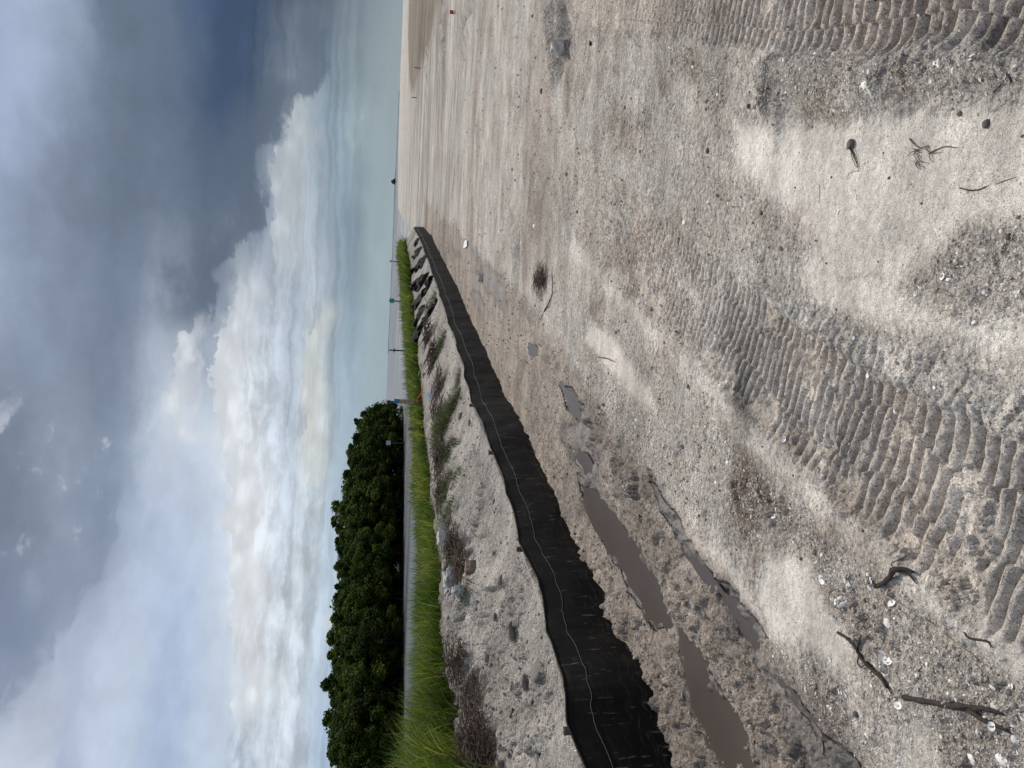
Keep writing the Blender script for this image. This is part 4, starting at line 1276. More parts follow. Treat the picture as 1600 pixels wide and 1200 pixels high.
def top_at(py):
    return float(np.interp(py, [628, 639, 646, 660, 681, 719, 740, 801, 828, 842, 900, 960, 1000, 1050, 1095, 1110, 1150, 1200, 1500], [599, 590, 580, 562, 556, 551, 548, 541, 532, 540, 537, 531, 533, 528, 520, 526, 524, 527, 527]))


tj = 0
TREES = []
for row in range(3):
    for q, py in enumerate(np.linspace(652 + 6 * row, 1430, 23 - row * 3)):
        b = G(630.5, py, WZ)
        d = math.hypot(b[0], b[1])
        back = 1.5 + row * 5.2 + random.uniform(-.8, .8)
        k = (d + back) / d
        x_, y_ = b[0] * k, b[1] * k
        dist = d + back
        t = at_dist(top_at(py), py, dist)[2] - WZ
        h_ = (t - 0.2) * (0.9 + 0.1 * row + random.uniform(-0.07, 0.06)) if row else t * random.uniform(0.80, 0.95)
        TREES.append((x_, y_, h_, row, q, py))
for (x_, y_, h_, row, q, py) in TREES:
    pi_ = (tj * 7 + row) % len(protos)
    cr0, tk0 = protos[pi_]
    dn_ = 0.0 if row == 0 else 1.0
    h_ += dn_
    root = empty('mangrove_tree', (x_, y_, WZ - dn_))
    if used[pi_]:
        cr1 = cr0.copy(); tk1 = tk0.copy(); C.objects.link(cr1); C.objects.link(tk1)
    else:
        cr1, tk1 = cr0, tk0; used[pi_] = True
    cr1.parent = root; tk1.parent = root
    hp = (5.6, 6.2, 5.2, 6.6)[pi_]
    sz_ = h_ / hp
    sx_ = max(sz_, 0.75) * random.uniform(0.95, 1.2) * (0.62 if q == 0 else 1.0)
    root.scale = (sx_, sx_, sz_)
    root.rotation_euler.z = random.uniform(0, 6.28)
    lab = 'dense dark green mangrove tree in the wooded shore across the water'
    grp = 'mangrove trees across the water'
    if row == 0 and q == 0:
        lab = 'last low mangrove tree at the tip of the wooded shore, beside the piling'
    if row == 2 and q == 0:
        lab = 'mangrove tree standing back from the tip of the wooded shore'
    tag(root, lab, 'mangrove tree', grp)
    tj += 1
# mud flat the mangroves grow from
fl = [G(630.0, py, WZ) for py in np.linspace(632, 1500, 30)]
vv = []; ff = []
for i, b in enumerate(fl):
    d = math.hypot(b[0], b[1])
    for k, (e_, z_) in enumerate(((0.2, WZ - 0.3), (1.0, WZ + 0.02), (3, WZ + 0.12), (20, WZ + 0.15), (24, WZ - 0.3))):
        vv.append((b[0] * (d + e_) / d, b[1] * (d + e_) / d, z_ + random.uniform(-.03, .03)))
for i in range(len(fl) - 1):
    for k in range(4): ff.append((i * 5 + k, i * 5 + k + 1, (i + 1) * 5 + k + 1, (i + 1) * 5 + k))
m_flat = simple('dark_mud', (0.03, 0.026, 0.02), 0.7, 3, 0.3, 0.01)
o = link('mangrove_mudflat', vv, ff, m_flat, smooth=True)
tag(o, 'dark mud the mangroves stand in', kind='structure')
# far shores on the horizon
m_far = simple('far_shore_scrub', (0.10, 0.13, 0.14), 1.0, 0.01, 0.2, 0)
vv = []; ff = []
azs = np.linspace(rad(-30), rad(21), 240)
hs = 2.0 + 7 * np.clip(fbm(azs * 57, azs * 0, 4.0, 5, 500) + 0.10, 0, 1) * sst(azs, rad(-4), rad(6))
hs = np.where(azs < rad(2), 0.2, hs)
for a, h_ in zip(azs, hs):
    for (r_, z_) in ((3600, -2), (3640, h_ + 0.2), (3700, h_ * 0.8), (3800, -2)):
        vv.append((math.sin(a) * r_, math.cos(a) * r_, z_))
for i in range(len(azs) - 1):
    for k in range(3): ff.append((i * 4 + k, (i + 1) * 4 + k, (i + 1) * 4 + k + 1, i * 4 + k + 1))
o = link('far_shore', vv, ff, m_far, smooth=False)
tag(o, 'thin dark line of a far shore on the horizon', kind='structure')

# ------------------------------------------------------------------ shells, pebbles, crumbs
m_shell = leaf_mat('shell', (0.30, 0.26, 0.22), (0.84, 0.82, 0.78), 0.08, 0.5)
m_peb = leaf_mat('pebble', (0.085, 0.075, 0.066), (0.26, 0.23, 0.20), 0.0, 0.8)


def shell_mesh(name, kind, seed):
    r_ = random.Random(seed)
    na, nr = 22, 6
    V = []; F_ = []
    dome = {'clam': 0.27, 'cup': -0.26, 'long': 0.16, 'flat': 0.10}[kind]
    asp = {'clam': 0.82, 'cup': 0.85, 'long': 0.42, 'flat': 0.65}[kind]
    for side in (0, 1):
        for i in range(nr + 1):
            t = i / nr
            for k in range(na):
                a = 2 * math.pi * k / na
                R0 = 1.0 * (1 - 0.16 * math.cos(a) ** 3) * (1 + 0.03 * math.sin(9 * a) + 0.05 * math.sin(2 * a + seed) + 0.04 * math.sin(5 * a + 2 * seed) + (0.07 * math.sin(3 * a + seed) if kind in ('flat', 'long') else 0))
                cxo = 0.35 * (1 - t)          # growth rings crowd towards the hinge
                x_ = R0 * t * math.cos(a) - cxo; y_ = R0 * t * math.sin(a) * asp
                z_ = abs(dome) * (1 - t ** 2.1) * 1.0 + 0.012 * math.sin(t * 26) + 0.02 * t * math.cos(13 * a)
                if dome < 0: z_ = -z_ + 0.32
                V.append((x_, y_, z_ - (0.055 if side else 0)))
    n0 = (nr + 1) * na
    for side in (0, 1):
        for i in range(nr):
            for k in range(na):
                q = (i * na + k, i * na + (k + 1) % na, (i + 1) * na + (k + 1) % na, (i + 1) * na + k)
                q = tuple(j + side * n0 for j in q)
                F_.append(q[::-1] if not side else q)
    for k in range(na):
        F_.append((nr * na + k, nr * na + (k + 1) % na, n0 + nr * na + (k + 1) % na, n0 + nr * na + k))
    t = 0.95 if kind in ('clam', 'cup') else 0.8
    me = link(name, V, F_, m_shell, None, True, {'tint': [(t, t, t)] * len(V)})
    return me


def normal_at(x, y, e=0.01):
    hx = (ground_z(x + e, y) - ground_z(x - e, y)) / (2 * e); hy = (ground_z(x, y + e) - ground_z(x, y - e)) / (2 * e)
    return Vector((-hx, -hy, 1)).normalized()


SHM = [shell_mesh('seashell', k, i) for i, k in enumerate(('clam', 'cup', 'long', 'flat'))]
SHM_used = [0] * 4


def put_shell(kind, x, y, size, label, group, tilt=0.25, yaw=None):
    o = SHM[kind]
    if SHM_used[kind]:
        o = o.copy(); C.objects.link(o)
    SHM_used[kind] = 1
    nrm = normal_at(x, y)
    nrm = (nrm + Vector((random.uniform(-tilt, tilt), random.uniform(-tilt, tilt), 0))).normalized()
    q = nrm.to_track_quat('Z', 'Y')
    o.rotation_mode = 'QUATERNION'
    from mathutils import Quaternion
    o.rotation_quaternion = q @ Quaternion((0, 0, 1), random.uniform(0, 6.28) if yaw is None else yaw)
    o.scale = (size,) * 3
    o.location = (x, y, ground_z(x, y) - 0.06 * size)
    tag(o, label, 'seashell', group)
    return o


NAMED = [  # picture position, kind, half-size in picture pixels, label
    (1285, 906, 1, 8.5, 'white heart-shaped cup shell on the gravel left of the long white shard'),
    (1322, 911, 3, 7.5, 'pale oval shell beside the white cup shell'),
    (1313, 945, 2, 10, 'long white shell shard pointing toward the twisted root'),
    (1213, 797, 0, 6.5, 'round white shell beside the rusty brown stain'),
    (1224, 687, 1, 6, 'white ring-shaped shell on the dark edge of the main track'),
    (1356, 143, 3, 13, 'large flat grey-white shell on the shelly ridge by the right-hand track'),
    (1350, 134, 0, 8, 'rounded white shell touching the large flat grey shell'),
    (1393, 943, 1, 8, 'half-buried white shell with a dark hollow beside it'),
    (1384, 972, 0, 8, 'tan oval shell below the half-buried white shell'),
    (1377, 1022, 1, 8, 'upper shell of the white pair right of the twisted root'),
    (1384, 1032, 1, 8, 'lower shell of the white pair right of the twisted root'),
    (1258, 1077, 0, 6, 'small white oval shell alone by the rutted edge of the mud'),
    (1337, 1088, 3, 7, 'cream shell below the foot of the twisted root'),
    (1404, 1102, 1, 7, 'ring-shaped shell beside the tip of the forked stick'),
    (1565, 1187, 0, 11, 'large white oval shell nearest the bottom corner'),
    (1517, 1187, 0, 8, 'white oval shell next to the large one near the bottom corner'),
    (1480, 1083, 0, 5, 'small bright shell above the middle of the forked stick'),
    (1552, 1102, 3, 8, 'cream shell beside the upper prong of the forked stick'),
    (1584, 1156, 0, 6, 'white shell near the lower prong of the forked stick'),
    (1360, 906, 2, 6, 'white sliver of shell beside the dark gnarled root'),
    (1068, 348, 0, 7, 'white shell on the pale sand beyond the main track'),
    (1463, 100, 3, 9, 'crescent white shell on the upper side of the shelly ridge'),
    (1517, 89, 0, 6, 'bright white shell on the ridge close to the picture edge'),
    (834, 353, 0, 5, 'far white shell on the pale sand beyond the dry grass clump'),
    (1383, 1025, 2, 5, 'thin shell sliver against the white shell pair')]
for (px, py, k, hs_, lb) in NAMED:
    p = ground_hit(px, py)
    d = np.linalg.norm(p - EYE)
    put_shell(k, p[0], p[1], hs_ * 0.86 * d / FPX, lb, 'seashells on the sand', 0.12)
# smaller ones
cnt = 0
while cnt < 275:
    r = math.exp(random.uniform(math.log(1.25), math.log(7.5))); a = rad(random.uniform(-31, 31))
    x_, y_ = math.sin(a) * r, math.cos(a) * r
    m4_, n_, s__, _c = gmask(np.array([x_]), np.array([y_]))
    if n_[0] > -0.1 or m4_[0, 0] > 0.3: continue
    if random.random() > 0.05 + m4_[0, 1] ** 1.5: continue
    if random.random() < m4_[0, 2] * 0.85 or random.random() < m4_[0, 3] * 0.8: continue
    put_shell(random.choice((0, 1, 2, 3, 3, 0)), x_, y_, random.choice((1, 1, 1, 1.5)) * random.uniform(0.0042, 0.0085), 'small white shell among the shell grit on the grey sand', 'small seashells scattered on the sand', 0.4)
    cnt += 1


def scatter_mesh(name, tmplV, tmplF, P, S, tint, m_, sq=(1, 1, 1), label=None, cat=None, tilt=0.5):
    n = len(P); k = len(tmplV)
    q = rng.normal(0, 1, (n, 4)); q[:, 1:3] *= tilt; q /= np.linalg.norm(q, axis=1)[:, None]
    w_, x_, y_, z_ = q.T
    R = np.stack([1 - 2 * (y_ * y_ + z_ * z_), 2 * (x_ * y_ - z_ * w_), 2 * (x_ * z_ + y_ * w_), 2 * (x_ * y_ + z_ * w_), 1 - 2 * (x_ * x_ + z_ * z_), 2 * (y_ * z_ - x_ * w_), 2 * (x_ * z_ - y_ * w_), 2 * (y_ * z_ + x_ * w_), 1 - 2 * (x_ * x_ + y_ * y_)], -1).reshape(n, 3, 3)
    A = tmplV[rng.integers(0, len(tmplV), n)] if tmplV.ndim == 3 else np.repeat(tmplV[None], n, 0)
    k = A.shape[1]
    an = S[:, None] * rng.uniform(0.6, 1.3, (n, 3)) * np.array(sq)
    V = np.einsum('nij,nkj->nki', R, A * an[:, None, :]) + P[:, None, :]
    F_ = (tmplF[None] + (np.arange(n) * k)[:, None, None]).reshape(-1, tmplF.shape[1])
    T = np.repeat(tint, k)
    o = link(name, V.reshape(-1, 3), F_, m_, None, False, {'tint': np.stack([T, T, T], 1)})
    tag(o, label, cat, kind='stuff')
    return o


# chip template: a low faceted lens; crumb template: a lumpy octahedron
def chip_t(nv):
    out_ = []
    for j in range(nv):
        a = np.linspace(0, 2 * np.pi, 7)[:-1] + rng.uniform(-.3, .3, 6)
        r = rng.uniform(0.55, 1.0, 6)
        ring_ = np.stack([np.cos(a) * r, np.sin(a) * r * 0.75, rng.uniform(-.05, .05, 6)], 1)
        out_.append(np.concatenate([ring_, [[0, 0, 0.28]], [[0, 0, -0.1]]]))
    return np.array(out_)


CF = np.array([[i, (i + 1) % 6, 6] for i in range(6)] + [[(i + 1) % 6, i, 7] for i in range(6)])
ph = (1 + 5 ** .5) / 2
ICO = np.array([(-1, ph, 0), (1, ph, 0), (-1, -ph, 0), (1, -ph, 0), (0, -1, ph), (0, 1, ph), (0, -1, -ph), (0, 1, -ph), (ph, 0, -1), (ph, 0, 1), (-ph, 0, -1), (-ph, 0, 1)]) / 1.902
ICF = np.array([(0, 11, 5), (0, 5, 1), (0, 1, 7), (0, 7, 10), (0, 10, 11), (1, 5, 9), (5, 11, 4), (11, 10, 2), (10, 7, 6), (7, 1, 8), (3, 9, 4), (3, 4, 2), (3, 2, 6), (3, 6, 8), (3, 8, 9), (4, 9, 5), (2, 4, 11), (6, 2, 10), (8, 6, 7), (9, 8, 1)])
ICT = np.array([ICO * rng.uniform(0.65, 1.15, (12, 1)) for _ in range(12)])


def sample(n, r0, r1, a0=-32, a1=32):
    r = np.exp(rng.uniform(math.log(r0), math.log(r1), n)); a = np.radians(rng.uniform(a0, a1, n))
    x = np.sin(a) * r; y = np.cos(a) * r
    m_, nn_, ss_, cc_ = gmask(x, y)
    return x, y, r, m_, nn_, ss_


x, y, r, m_, nn_, ss_ = sample(150000, 1.2, 16)
pr = (0.02 + 1.0 * m_[:, 1] ** 2) * (1 - 0.9 * m_[:, 2]) * (1 - m_[:, 0]) * (1 - 0.6 * m_[:, 3])
pr = np.where(nn_ > 0.05, 0.35 * (nn_ < 2.0), pr)
k = rng.uniform(0, 1, len(x)) < pr * 0.95
x, y, r = x[k], y[k], r[k]
sz = (0.0013 + 0.0008 * r) * np.exp(rng.normal(0, 0.5, len(x)))
sz = np.minimum(sz, 0.012)
scatter_mesh('shell_grit', chip_t(14), CF, np.stack([x, y, gz(x, y) + sz * 0.15], 1), sz, np.clip(rng.beta(1.6, 1.5, len(x)), 0, 1), m_shell, (1, 1, 1), 'fine broken shell grit strewn over the sand and the bank', 'shell grit', 0.45)
x, y, r, m_, nn_, ss_ = sample(190000, 1.2, 60)
edge_ = np.clip(m_[:, 3] * 1.0, 0, 0.55)
pr = (0.04 + 0.35 * m_[:, 1] + 0.8 * edge_) * (1 - 0.82 * m_[:, 2]) * (1 - m_[:, 0])
pr = np.where(nn_ > 0.05, 0.5 * (nn_ < 2.2), pr)
pr = pr * (0.25 + 1.3 * sst(fbm(x, y, 0.35, 4, 600), -0.1, 0.3))
k = rng.uniform(0, 1, len(x)) < pr * 0.5
x, y, r = x[k], y[k], r[k]
sz = np.minimum((0.0013 + 0.0006 * r) * np.exp(rng.normal(0, 0.6, len(x))), 0.02)
m_crumb = leaf_mat('soil_crumb', (0.17, 0.14, 0.11), (0.38, 0.34, 0.28), 0.0, 0.95)
scatter_mesh('soil_crumbs', ICT, ICF, np.stack([x, y, gz(x, y) + sz * 0.25], 1), sz, rng.uniform(0, 1, len(x)), m_crumb, (1, 1, 0.75), 'crumbs of dry soil lying on the churned ground', 'soil crumbs', 1.0)


def pebble_mesh(seed):
    import bmesh
    bm = bmesh.new(); bmesh.ops.create_icosphere(bm, subdivisions=3, radius=1)
    r_ = np.random.default_rng(seed)
    for v_ in bm.verts:
        n_ = float(fbm(np.array([v_.co.x + seed]), np.array([v_.co.y + v_.co.z * 1.7]), 1.4, 3, seed)[0])
        n2_ = float(fbm(np.array([v_.co.x * 2 - v_.co.z]), np.array([v_.co.y * 2 + seed]), 0.7, 3, seed + 9)[0])
        v_.co *= 1 + 0.5 * n_ + 0.35 * n2_
        v_.co.z *= 0.7
    me = bpy.data.meshes.new('pebble'); bm.to_mesh(me); bm.free()
    me.polygons.foreach_set('use_smooth', np.ones(len(me.polygons), bool))
    a = me.attributes.new('tint', 'FLOAT_COLOR', 'POINT'); a.data.foreach_set('color', np.tile([0.2, .2, .2, 1], len(me.vertices)).astype(np.float32))
    me.materials.append(m_peb)
    return me


PM = [pebble_mesh(i + 1) for i in range(5)]


def put_pebble(x, y, size, label, group='dark pebbles on the pale sand'):
    o = bpy.data.objects.new('pebble', random.choice(PM)); C.objects.link(o)
    o.location = (x, y, ground_z(x, y) + 0.35 * size); o.scale = (size * random.uniform(.9, 1.3), size, size)
    o.rotation_euler = (random.uniform(-.3, .3), random.uniform(-.3, .3), random.uniform(0, 6.28))
    tag(o, label, 'pebble', group)


for px, py, hs_, lb in [(1542, 194, 5.5, 'round dark pebble on the smooth sand near the right-hand track'), (1331, 226, 8, 'largest dark pebble, at the head of the withered seedling'), (1338, 1116 - 0, 5, 'dark pebble under the foot of the twisted root'),
                        (1338, 995, 5, 'dark oval pebble beside the loop of the twisted root'), (1373, 984, 7, 'dark round stone left of the white shell pair'), (1576, 370, 5, 'dark pebble at the edge of the shell patch'),
                        (1106, 236, 4, 'small dark pebble on the smooth sand beyond the shell ridge'), (1190, 333, 4, 'dark pebble between the twigs and the far shell patch'), (1500, 178, 4, 'dark pebble just below the shelly ridge'),
                        (1170, 166, 4, 'dark pebble beside the brown shelly soil'), (1252, 873, 3, 'dark pebble beyond the rusty stain'), (1352, 938, 4, 'dark stone beside the long white shard')]:
    p = ground_hit(px, py); put_pebble(p[0], p[1], 0.8 * hs_ * np.linalg.norm(p - EYE) / FPX, lb)
c_n = 0
while c_n < 90:
    r = math.exp(random.uniform(math.log(1.3), math.log(6))); a = rad(random.uniform(-31, 31))
    x_, y_ = math.sin(a) * r, math.cos(a) * r
    m4_, n_, s__, _c = gmask(np.array([x_]), np.array([y_]))
    if n_[0] > -0.6 or m4_[0, 0] > 0.3 or m4_[0, 3] > 0.5: continue
    put_pebble(x_, y_, random.uniform(0.002, 0.0048), 'tiny dark pebble lying on the pale sand', 'tiny dark pebbles scattered on the sand')
    c_n += 1

# ------------------------------------------------------------------ sticks, roots, withered plants on the sand
m_stick = simple('wet_dark_wood', (0.035, 0.027, 0.022), 0.75, 60, 0.5, 0.004)
m_root = simple('dry_root', (0.10, 0.075, 0.055), 0.85, 60, 0.4, 0.003)
m_reed = simple('pale_reed', (0.30, 0.25, 0.17), 0.7, 60, 0.3, 0.001)


def on_ground(path, lift):
    out_ = []
    for i, (a, b) in enumerate(path):
        p = ground_hit(a, b); l_ = lift[i] if isinstance(lift, (list, tuple)) else lift
        out_.append((p[0], p[1], p[2] + l_))
    return out_


def smooth_path(p, r, k=5, jit=0.0):
    P = np.array(p); n = len(P)
    t = np.linspace(0, n - 1, (n - 1) * k + 1)
    o_ = np.stack([np.interp(t, np.arange(n), P[:, j]) for j in range(3)], 1)
    for _ in range(2): o_[1:-1] = (o_[:-2] + 2 * o_[1:-1] + o_[2:]) / 4
    o_ += rng.normal(0, jit, o_.shape) * np.array([1, 1, 0.5])
    rr_ = np.interp(t, np.arange(n), r) * rng.uniform(0.85, 1.15, len(t))
    return o_, list(rr_)


def stick(name, branches, m_, label, cat, jit=0.0006):
    """branches: lists of (picture x, y) with radii in metres"""
    mb = MB()
    for path, rad_, lift in branches:
        p, r = smooth_path(on_ground(path, lift), rad_, 5, jit)
        mb.tube(p, r, 8)
    o = mb.build(name, m_, None, True)
    tag(o, label, cat)
    return o


stick('forked_stick', [([(1415, 1089), (1450, 1096), (1490, 1102), (1520, 1106), (1545, 1107), (1570, 1116)], [.0075, .0078, .0082, .0085, .006, .003], [.008, .008, .01, .01, .006, .003]),
                       ([(1515, 1106), (1535, 1122), (1560, 1136), (1581, 1146)], [.0075, .0065, .005, .002], [.008, .008, .006, .003]),
                       ([(1500, 1104), (1530, 1103), (1556, 1112)], [.004, .004, .002], .012)], m_stick, 'dark forked stick lying on the shell gravel near the bottom edge', 'stick')
stick('twisted_root', [([(1312, 988), (1328, 998), (1340, 1011), (1346, 1024), (1356, 1036), (1369, 1049), (1382, 1060), (1388, 1075)], [.0045, .005, .0052, .005, .0058, .006, .0052, .003], .007),
                       ([(1349, 992), (1345, 1004), (1342, 1014)], [.002, .003, .004], .008), ([(1346, 1024), (1344, 1036), (1349, 1043), (1357, 1038)], [.002, .0022, .0022, .002], .010),
                       ([(1375, 1050), (1385, 1064), (1395, 1083)], [.004, .003, .0016], .006), ([(1338, 1010), (1330, 1011)], [.002, .001], .006)], m_stick, 'dark twisted root with a small loop on the grey sand', 'root')
stick('gnarled_root', [([(1368, 917), (1384, 911), (1398, 900), (1408, 889), (1420, 889), (1431, 894)], [.005, .0075, .008, .0085, .007, .003], [.004, .008, .014, .018, .014, .006]),
                       ([(1402, 888), (1403, 880), (1412, 870), (1424, 864), (1440, 865)], [.0018, .0014, .0012, .001, .0006], [.012, .02, .014, .008, .004]),
                       ([(1408, 892), (1424, 896), (1434, 912)], [.004, .0035, .0012], [.014, .01, .004]), ([(1372, 916), (1370, 904)], [.003, .0015], [.006, .02])], m_stick, 'gnarled dark root sticking up where the main track ends in gravel', 'root')
stick('dry_reed', [([(1392, 930), (1420, 950), (1455, 972), (1490, 1000), (1530, 1030)], [.0014, .0016, .0016, .0014, .001], .006)], m_reed, 'long thin pale reed lying between gravel and the main track', 'reed', 0.0003)
stick('dry_twig', [([(866, 455), (861, 470), (854, 482), (845, 500)], [.003, .006, .006, .003], .01), ([(866, 430), (867, 445), (866, 457)], [.003, .004, .003], .02)], m_stick, 'dark bent twig trailing from the dry grass clump', 'twig')
stick('seedling', [([(1330, 232), (1336, 246), (1341, 258), (1343, 264)], [.0035, .002, .0014, .0008], .004), ([(1332, 236), (1334, 250), (1341, 262)], [.0012, .0012, .0008], .006), ([(1334, 232), (1341, 246), (1342, 262)], [.0012, .001, .0008], .006), ([(1343, 266), (1326, 271), (1324, 281)], [.0008, .0007, .0005], .002)], m_root, 'withered seedling trailing from the largest dark pebble', 'seedling', 0.0008)
tw = []
for k in range(16):
    a, b = random.choice([(1432, 235), (1434, 252), (1438, 243), (1455, 240)])
    th_ = random.uniform(0, 6.28); L = random.uniform(8, 26)
    tw.append(([(a, b), (a + math.cos(th_) * L * .5 + random.uniform(-3, 3), b + math.sin(th_) * L * .4), (a + math.cos(th_) * L, b + math.sin(th_) * L * .8)], [.0013, .0009, .0005], [.004, .008, .002]))
tw.append(([(1422, 217), (1430, 226), (1438, 232), (1452, 228)], [.002, .0015, .0012, .001], .004)); tw.append(([(1452, 240), (1468, 232), (1478, 229), (1496, 231)], [.0016, .0014, .0016, .001], .003))
stick('withered_weed', tw, m_root, 'spidery withered weed lying on the smooth pale sand', 'weed', 0.0006)
for path, rd, lb in [([(1500, 294), (1515, 298), (1530, 297), (1543, 291)], .0018, 'curved dark twig on smooth sand near the picture edge'), ([(1280, 288), (1281, 305), (1279, 318)], .0008, 'hair-thin dark twig lying on the pale sand'),
                     ([(1556, 288), (1572, 282), (1588, 277)], .001, 'thin twig beside the curved dark one'), ([(1144, 323), (1156, 324)], .0022, 'short dark twig in the far shell patch'), ([(1047, 172), (1055, 160)], .002, 'short brown twig near the brown shelly soil'),
                     ([(935, 558), (950, 560), (962, 566)], .004, 'pale bent twig beyond the white sand tongue'), ([(1553, 145), (1562, 135), (1575, 118)], .0015, 'thin stalk at the near end of the shelly ridge'), ([(1574, 115), (1580, 124), (1582, 130)], .003, 'dark stub poking from the end of the shelly ridge'),
                     ([(1435, 1049), (1441, 1042)], .002, 'tiny dark stick above the forked stick'), ([(1285, 1138), (1287, 1160), (1284, 1180)], .002, 'dark root fibre hanging over the nearest puddle'), ([(1508, 988), (1516, 998), (1545, 1001), (1550, 1010)], .003, 'dark cracked root in the pale mud slab')]:
    stick('twig', [(path, [rd * .8] + [rd] * (len(path) - 2) + [rd * .5], rd * 1.2)], m_stick if rd > .001 else m_root, lb, 'twig', rd * 0.2)

# ------------------------------------------------------------------ stones and scraps on the bank
m_conc = simple('broken_concrete', (0.50, 0.49, 0.46), 0.9, 18, 0.2, 0.006)
m_brown = simple('brown_stone', (0.24, 0.17, 0.13), 0.85, 15, 0.35, 0.008)
m_white = simple('white_plastic', (0.75, 0.75, 0.73), 0.5, 20, 0.06, 0)


def chunk(name, px, py, zz, sx, sy, sz_, m_, label, cat, seed, rot=0.0, rough=0.18, facet=True):
    import bmesh
    bm = bmesh.new(); bmesh.ops.create_cube(bm, size=2)
    bmesh.ops.subdivide_edges(bm, edges=bm.edges[:], cuts=6, use_grid_fill=True)
    for v_ in bm.verts:
        c = v_.co
        c.normalize() if False else None
        L = max(abs(c.x), abs(c.y), abs(c.z)); sph = c.normalized()
        c2 = c * 0.72 + sph * 0.30
        n_ = float(fbm(np.array([c.x * 1.3 + seed * 5.1]), np.array([c.y * 1.1 + c.z * 1.9]), 1.3, 4, seed)[0])
        v_.co = c2 * (1 + rough * 2 * n_)
        v_.co.x *= sx / 2; v_.co.y *= sy / 2; v_.co.z *= sz_ / 2
    me = bpy.data.meshes.new(name); bm.to_mesh(me); bm.free(); me.materials.append(m_)
    o = bpy.data.objects.new(name, me); C.objects.link(o)
    p = bank_hit(px, py); zg = ground_z(p[0], p[1])
    o.location = (p[0], p[1], zg + sz_ * 0.25); o.rotation_euler = (random.uniform(-.2, .2), random.uniform(-.2, .2), rot)
    tag(o, label, cat)
    return o


chunk('concrete_chunk', 704, 840, .80, .15, .12, .18, m_conc, 'grey flat-faced concrete chunk with a white edge sitting at the grass edge', 'concrete chunk', 3, 0.6, 0.2)
chunk('concrete_chunk', 700, 826, .80, .10, .09, .12, m_conc, 'small rough white lump leaning behind the flat-faced concrete chunk', 'concrete chunk', 4, 0.3, 0.25)
chunk('coral_rock', 714, 908, .74, .20, .16, .15, m_conc, 'pitted white rock at the edge of the grass', 'rock', 5, 0.5, 0.45)
chunk('coral_rock', 722, 925, .72, .10, .10, .10, m_conc, 'smaller pitted white rock just nearer than the big one', 'rock', 6, 0.5, 0.4)
chunk('brown_stone', 742, 888, .70, .13, .11, .11, m_brown, 'squarish brown stone with a pale chipped end in the bank', 'stone', 7, 0.8, 0.12)
chunk('rock', 883, 76, -.06, .16, .11, .12, m_conc, 'pale rounded rock lying in the wheel rut', 'rock', 8, 0.9, 0.3)
chunk('rock', 755, 434, 0, .12, .10, .12, m_conc, 'white rock standing on the dark wet sand by the far puddle', 'rock', 9, 0.2, 0.4)
chunk('dark_clod', 847, 143, 0, .05, .04, .02, m_stick, 'dark clod near the wheel rut', 'clod', 11, 0.2, 0.3)
chunk('dark_clod', 924, 69, 0, .03, .025, .02, m_stick, 'small dark clod right below the right-hand track', 'clod', 12, 0.2, 0.3)
chunk('dark_clod', 1590, 8, 0, .07, .05, .04, m_stick, 'blackish clod in the corner of the right-hand track', 'clod', 13, 0.2, 0.3)
mb = MB(); P_ = ground_hit(730, 381)
mb.add([(-.10, -.28, .01), (.03, -.25, .02), (.07, .1, .03), (.03, .36, .02), (-.04, .30, .03), (-.07, .05, .015)], [(0, 1, 2, 5), (5, 2, 3, 4)])
mb.add([(-.10, -.28, 0), (.03, -.25, 0), (.07, .1, 0), (.03, .36, 0), (-.04, .30, 0), (-.07, .05, 0)], [(5, 2, 1, 0), (4, 3, 2, 5)])
o = mb.build('plastic_scrap', m_white, None); o.location = (P_[0], P_[1], P_[2] + .02)
tag(o, 'long white plastic scrap lying on the far pale sand', 'plastic scrap')
mb = MB(); P_ = bank_hit(678, 617); d_ = math.hypot(P_[0], P_[1])
mb.add([(-.10, 0, 0), (.09, .03, 0), (.03, .04, .11), (-.04, .06, .16), (-.11, .08, .05), (.05, .12, 0)], [(0, 1, 2), (0, 2, 3), (0, 3, 4), (1, 5, 2), (2, 5, 3), (3, 5, 4), (4, 5, 0), (0, 5, 1)])
o = mb.build('plastic_scrap', m_white, None); o.location = (P_[0], P_[1], ground_z(P_[0], P_[1]))
tag(o, 'crumpled white scrap between the dead brush on the bank', 'plastic scrap')

# clods of sandy soil standing out of the bank
m_clod = simple('sandy_clod', (0.50, 0.45, 0.39), 0.95, 25, 0.3, 0.02)
CM = []
for pm0 in PM:
    c2_ = pm0.copy(); c2_.name = 'sand_clod'; c2_.materials.clear(); c2_.materials.append(m_clod); CM.append(c2_)
for i in range(190):
    py = random.uniform(400, 1200) if i % 3 else random.uniform(800, 1200)
    s1 = s_at(py); n_ = random.choice((random.uniform(.25, 1.9), random.uniform(1.1, 1.9))) * float(narrow(s1))
    x_, y_ = fpos(s1, n_); x_, y_ = float(x_), float(y_)
    o = bpy.data.objects.new('sand_clod', random.choice(CM)); C.objects.link(o)
    sz = random.uniform(.012, .036) * (1 + (random.random() < .12))
    o.scale = (sz * random.uniform(.8, 1.5), sz, sz * random.uniform(.6, 1.0)); o.location = (x_, y_, ground_z(x_, y_) + sz * .1)
    o.rotation_euler = (random.uniform(-.6, .6), random.uniform(-.6, .6), random.uniform(0, 6.28))
    tag(o, 'sandy grey clod half sunk in the bank behind the fence', 'clod', 'sandy clods on the bank')

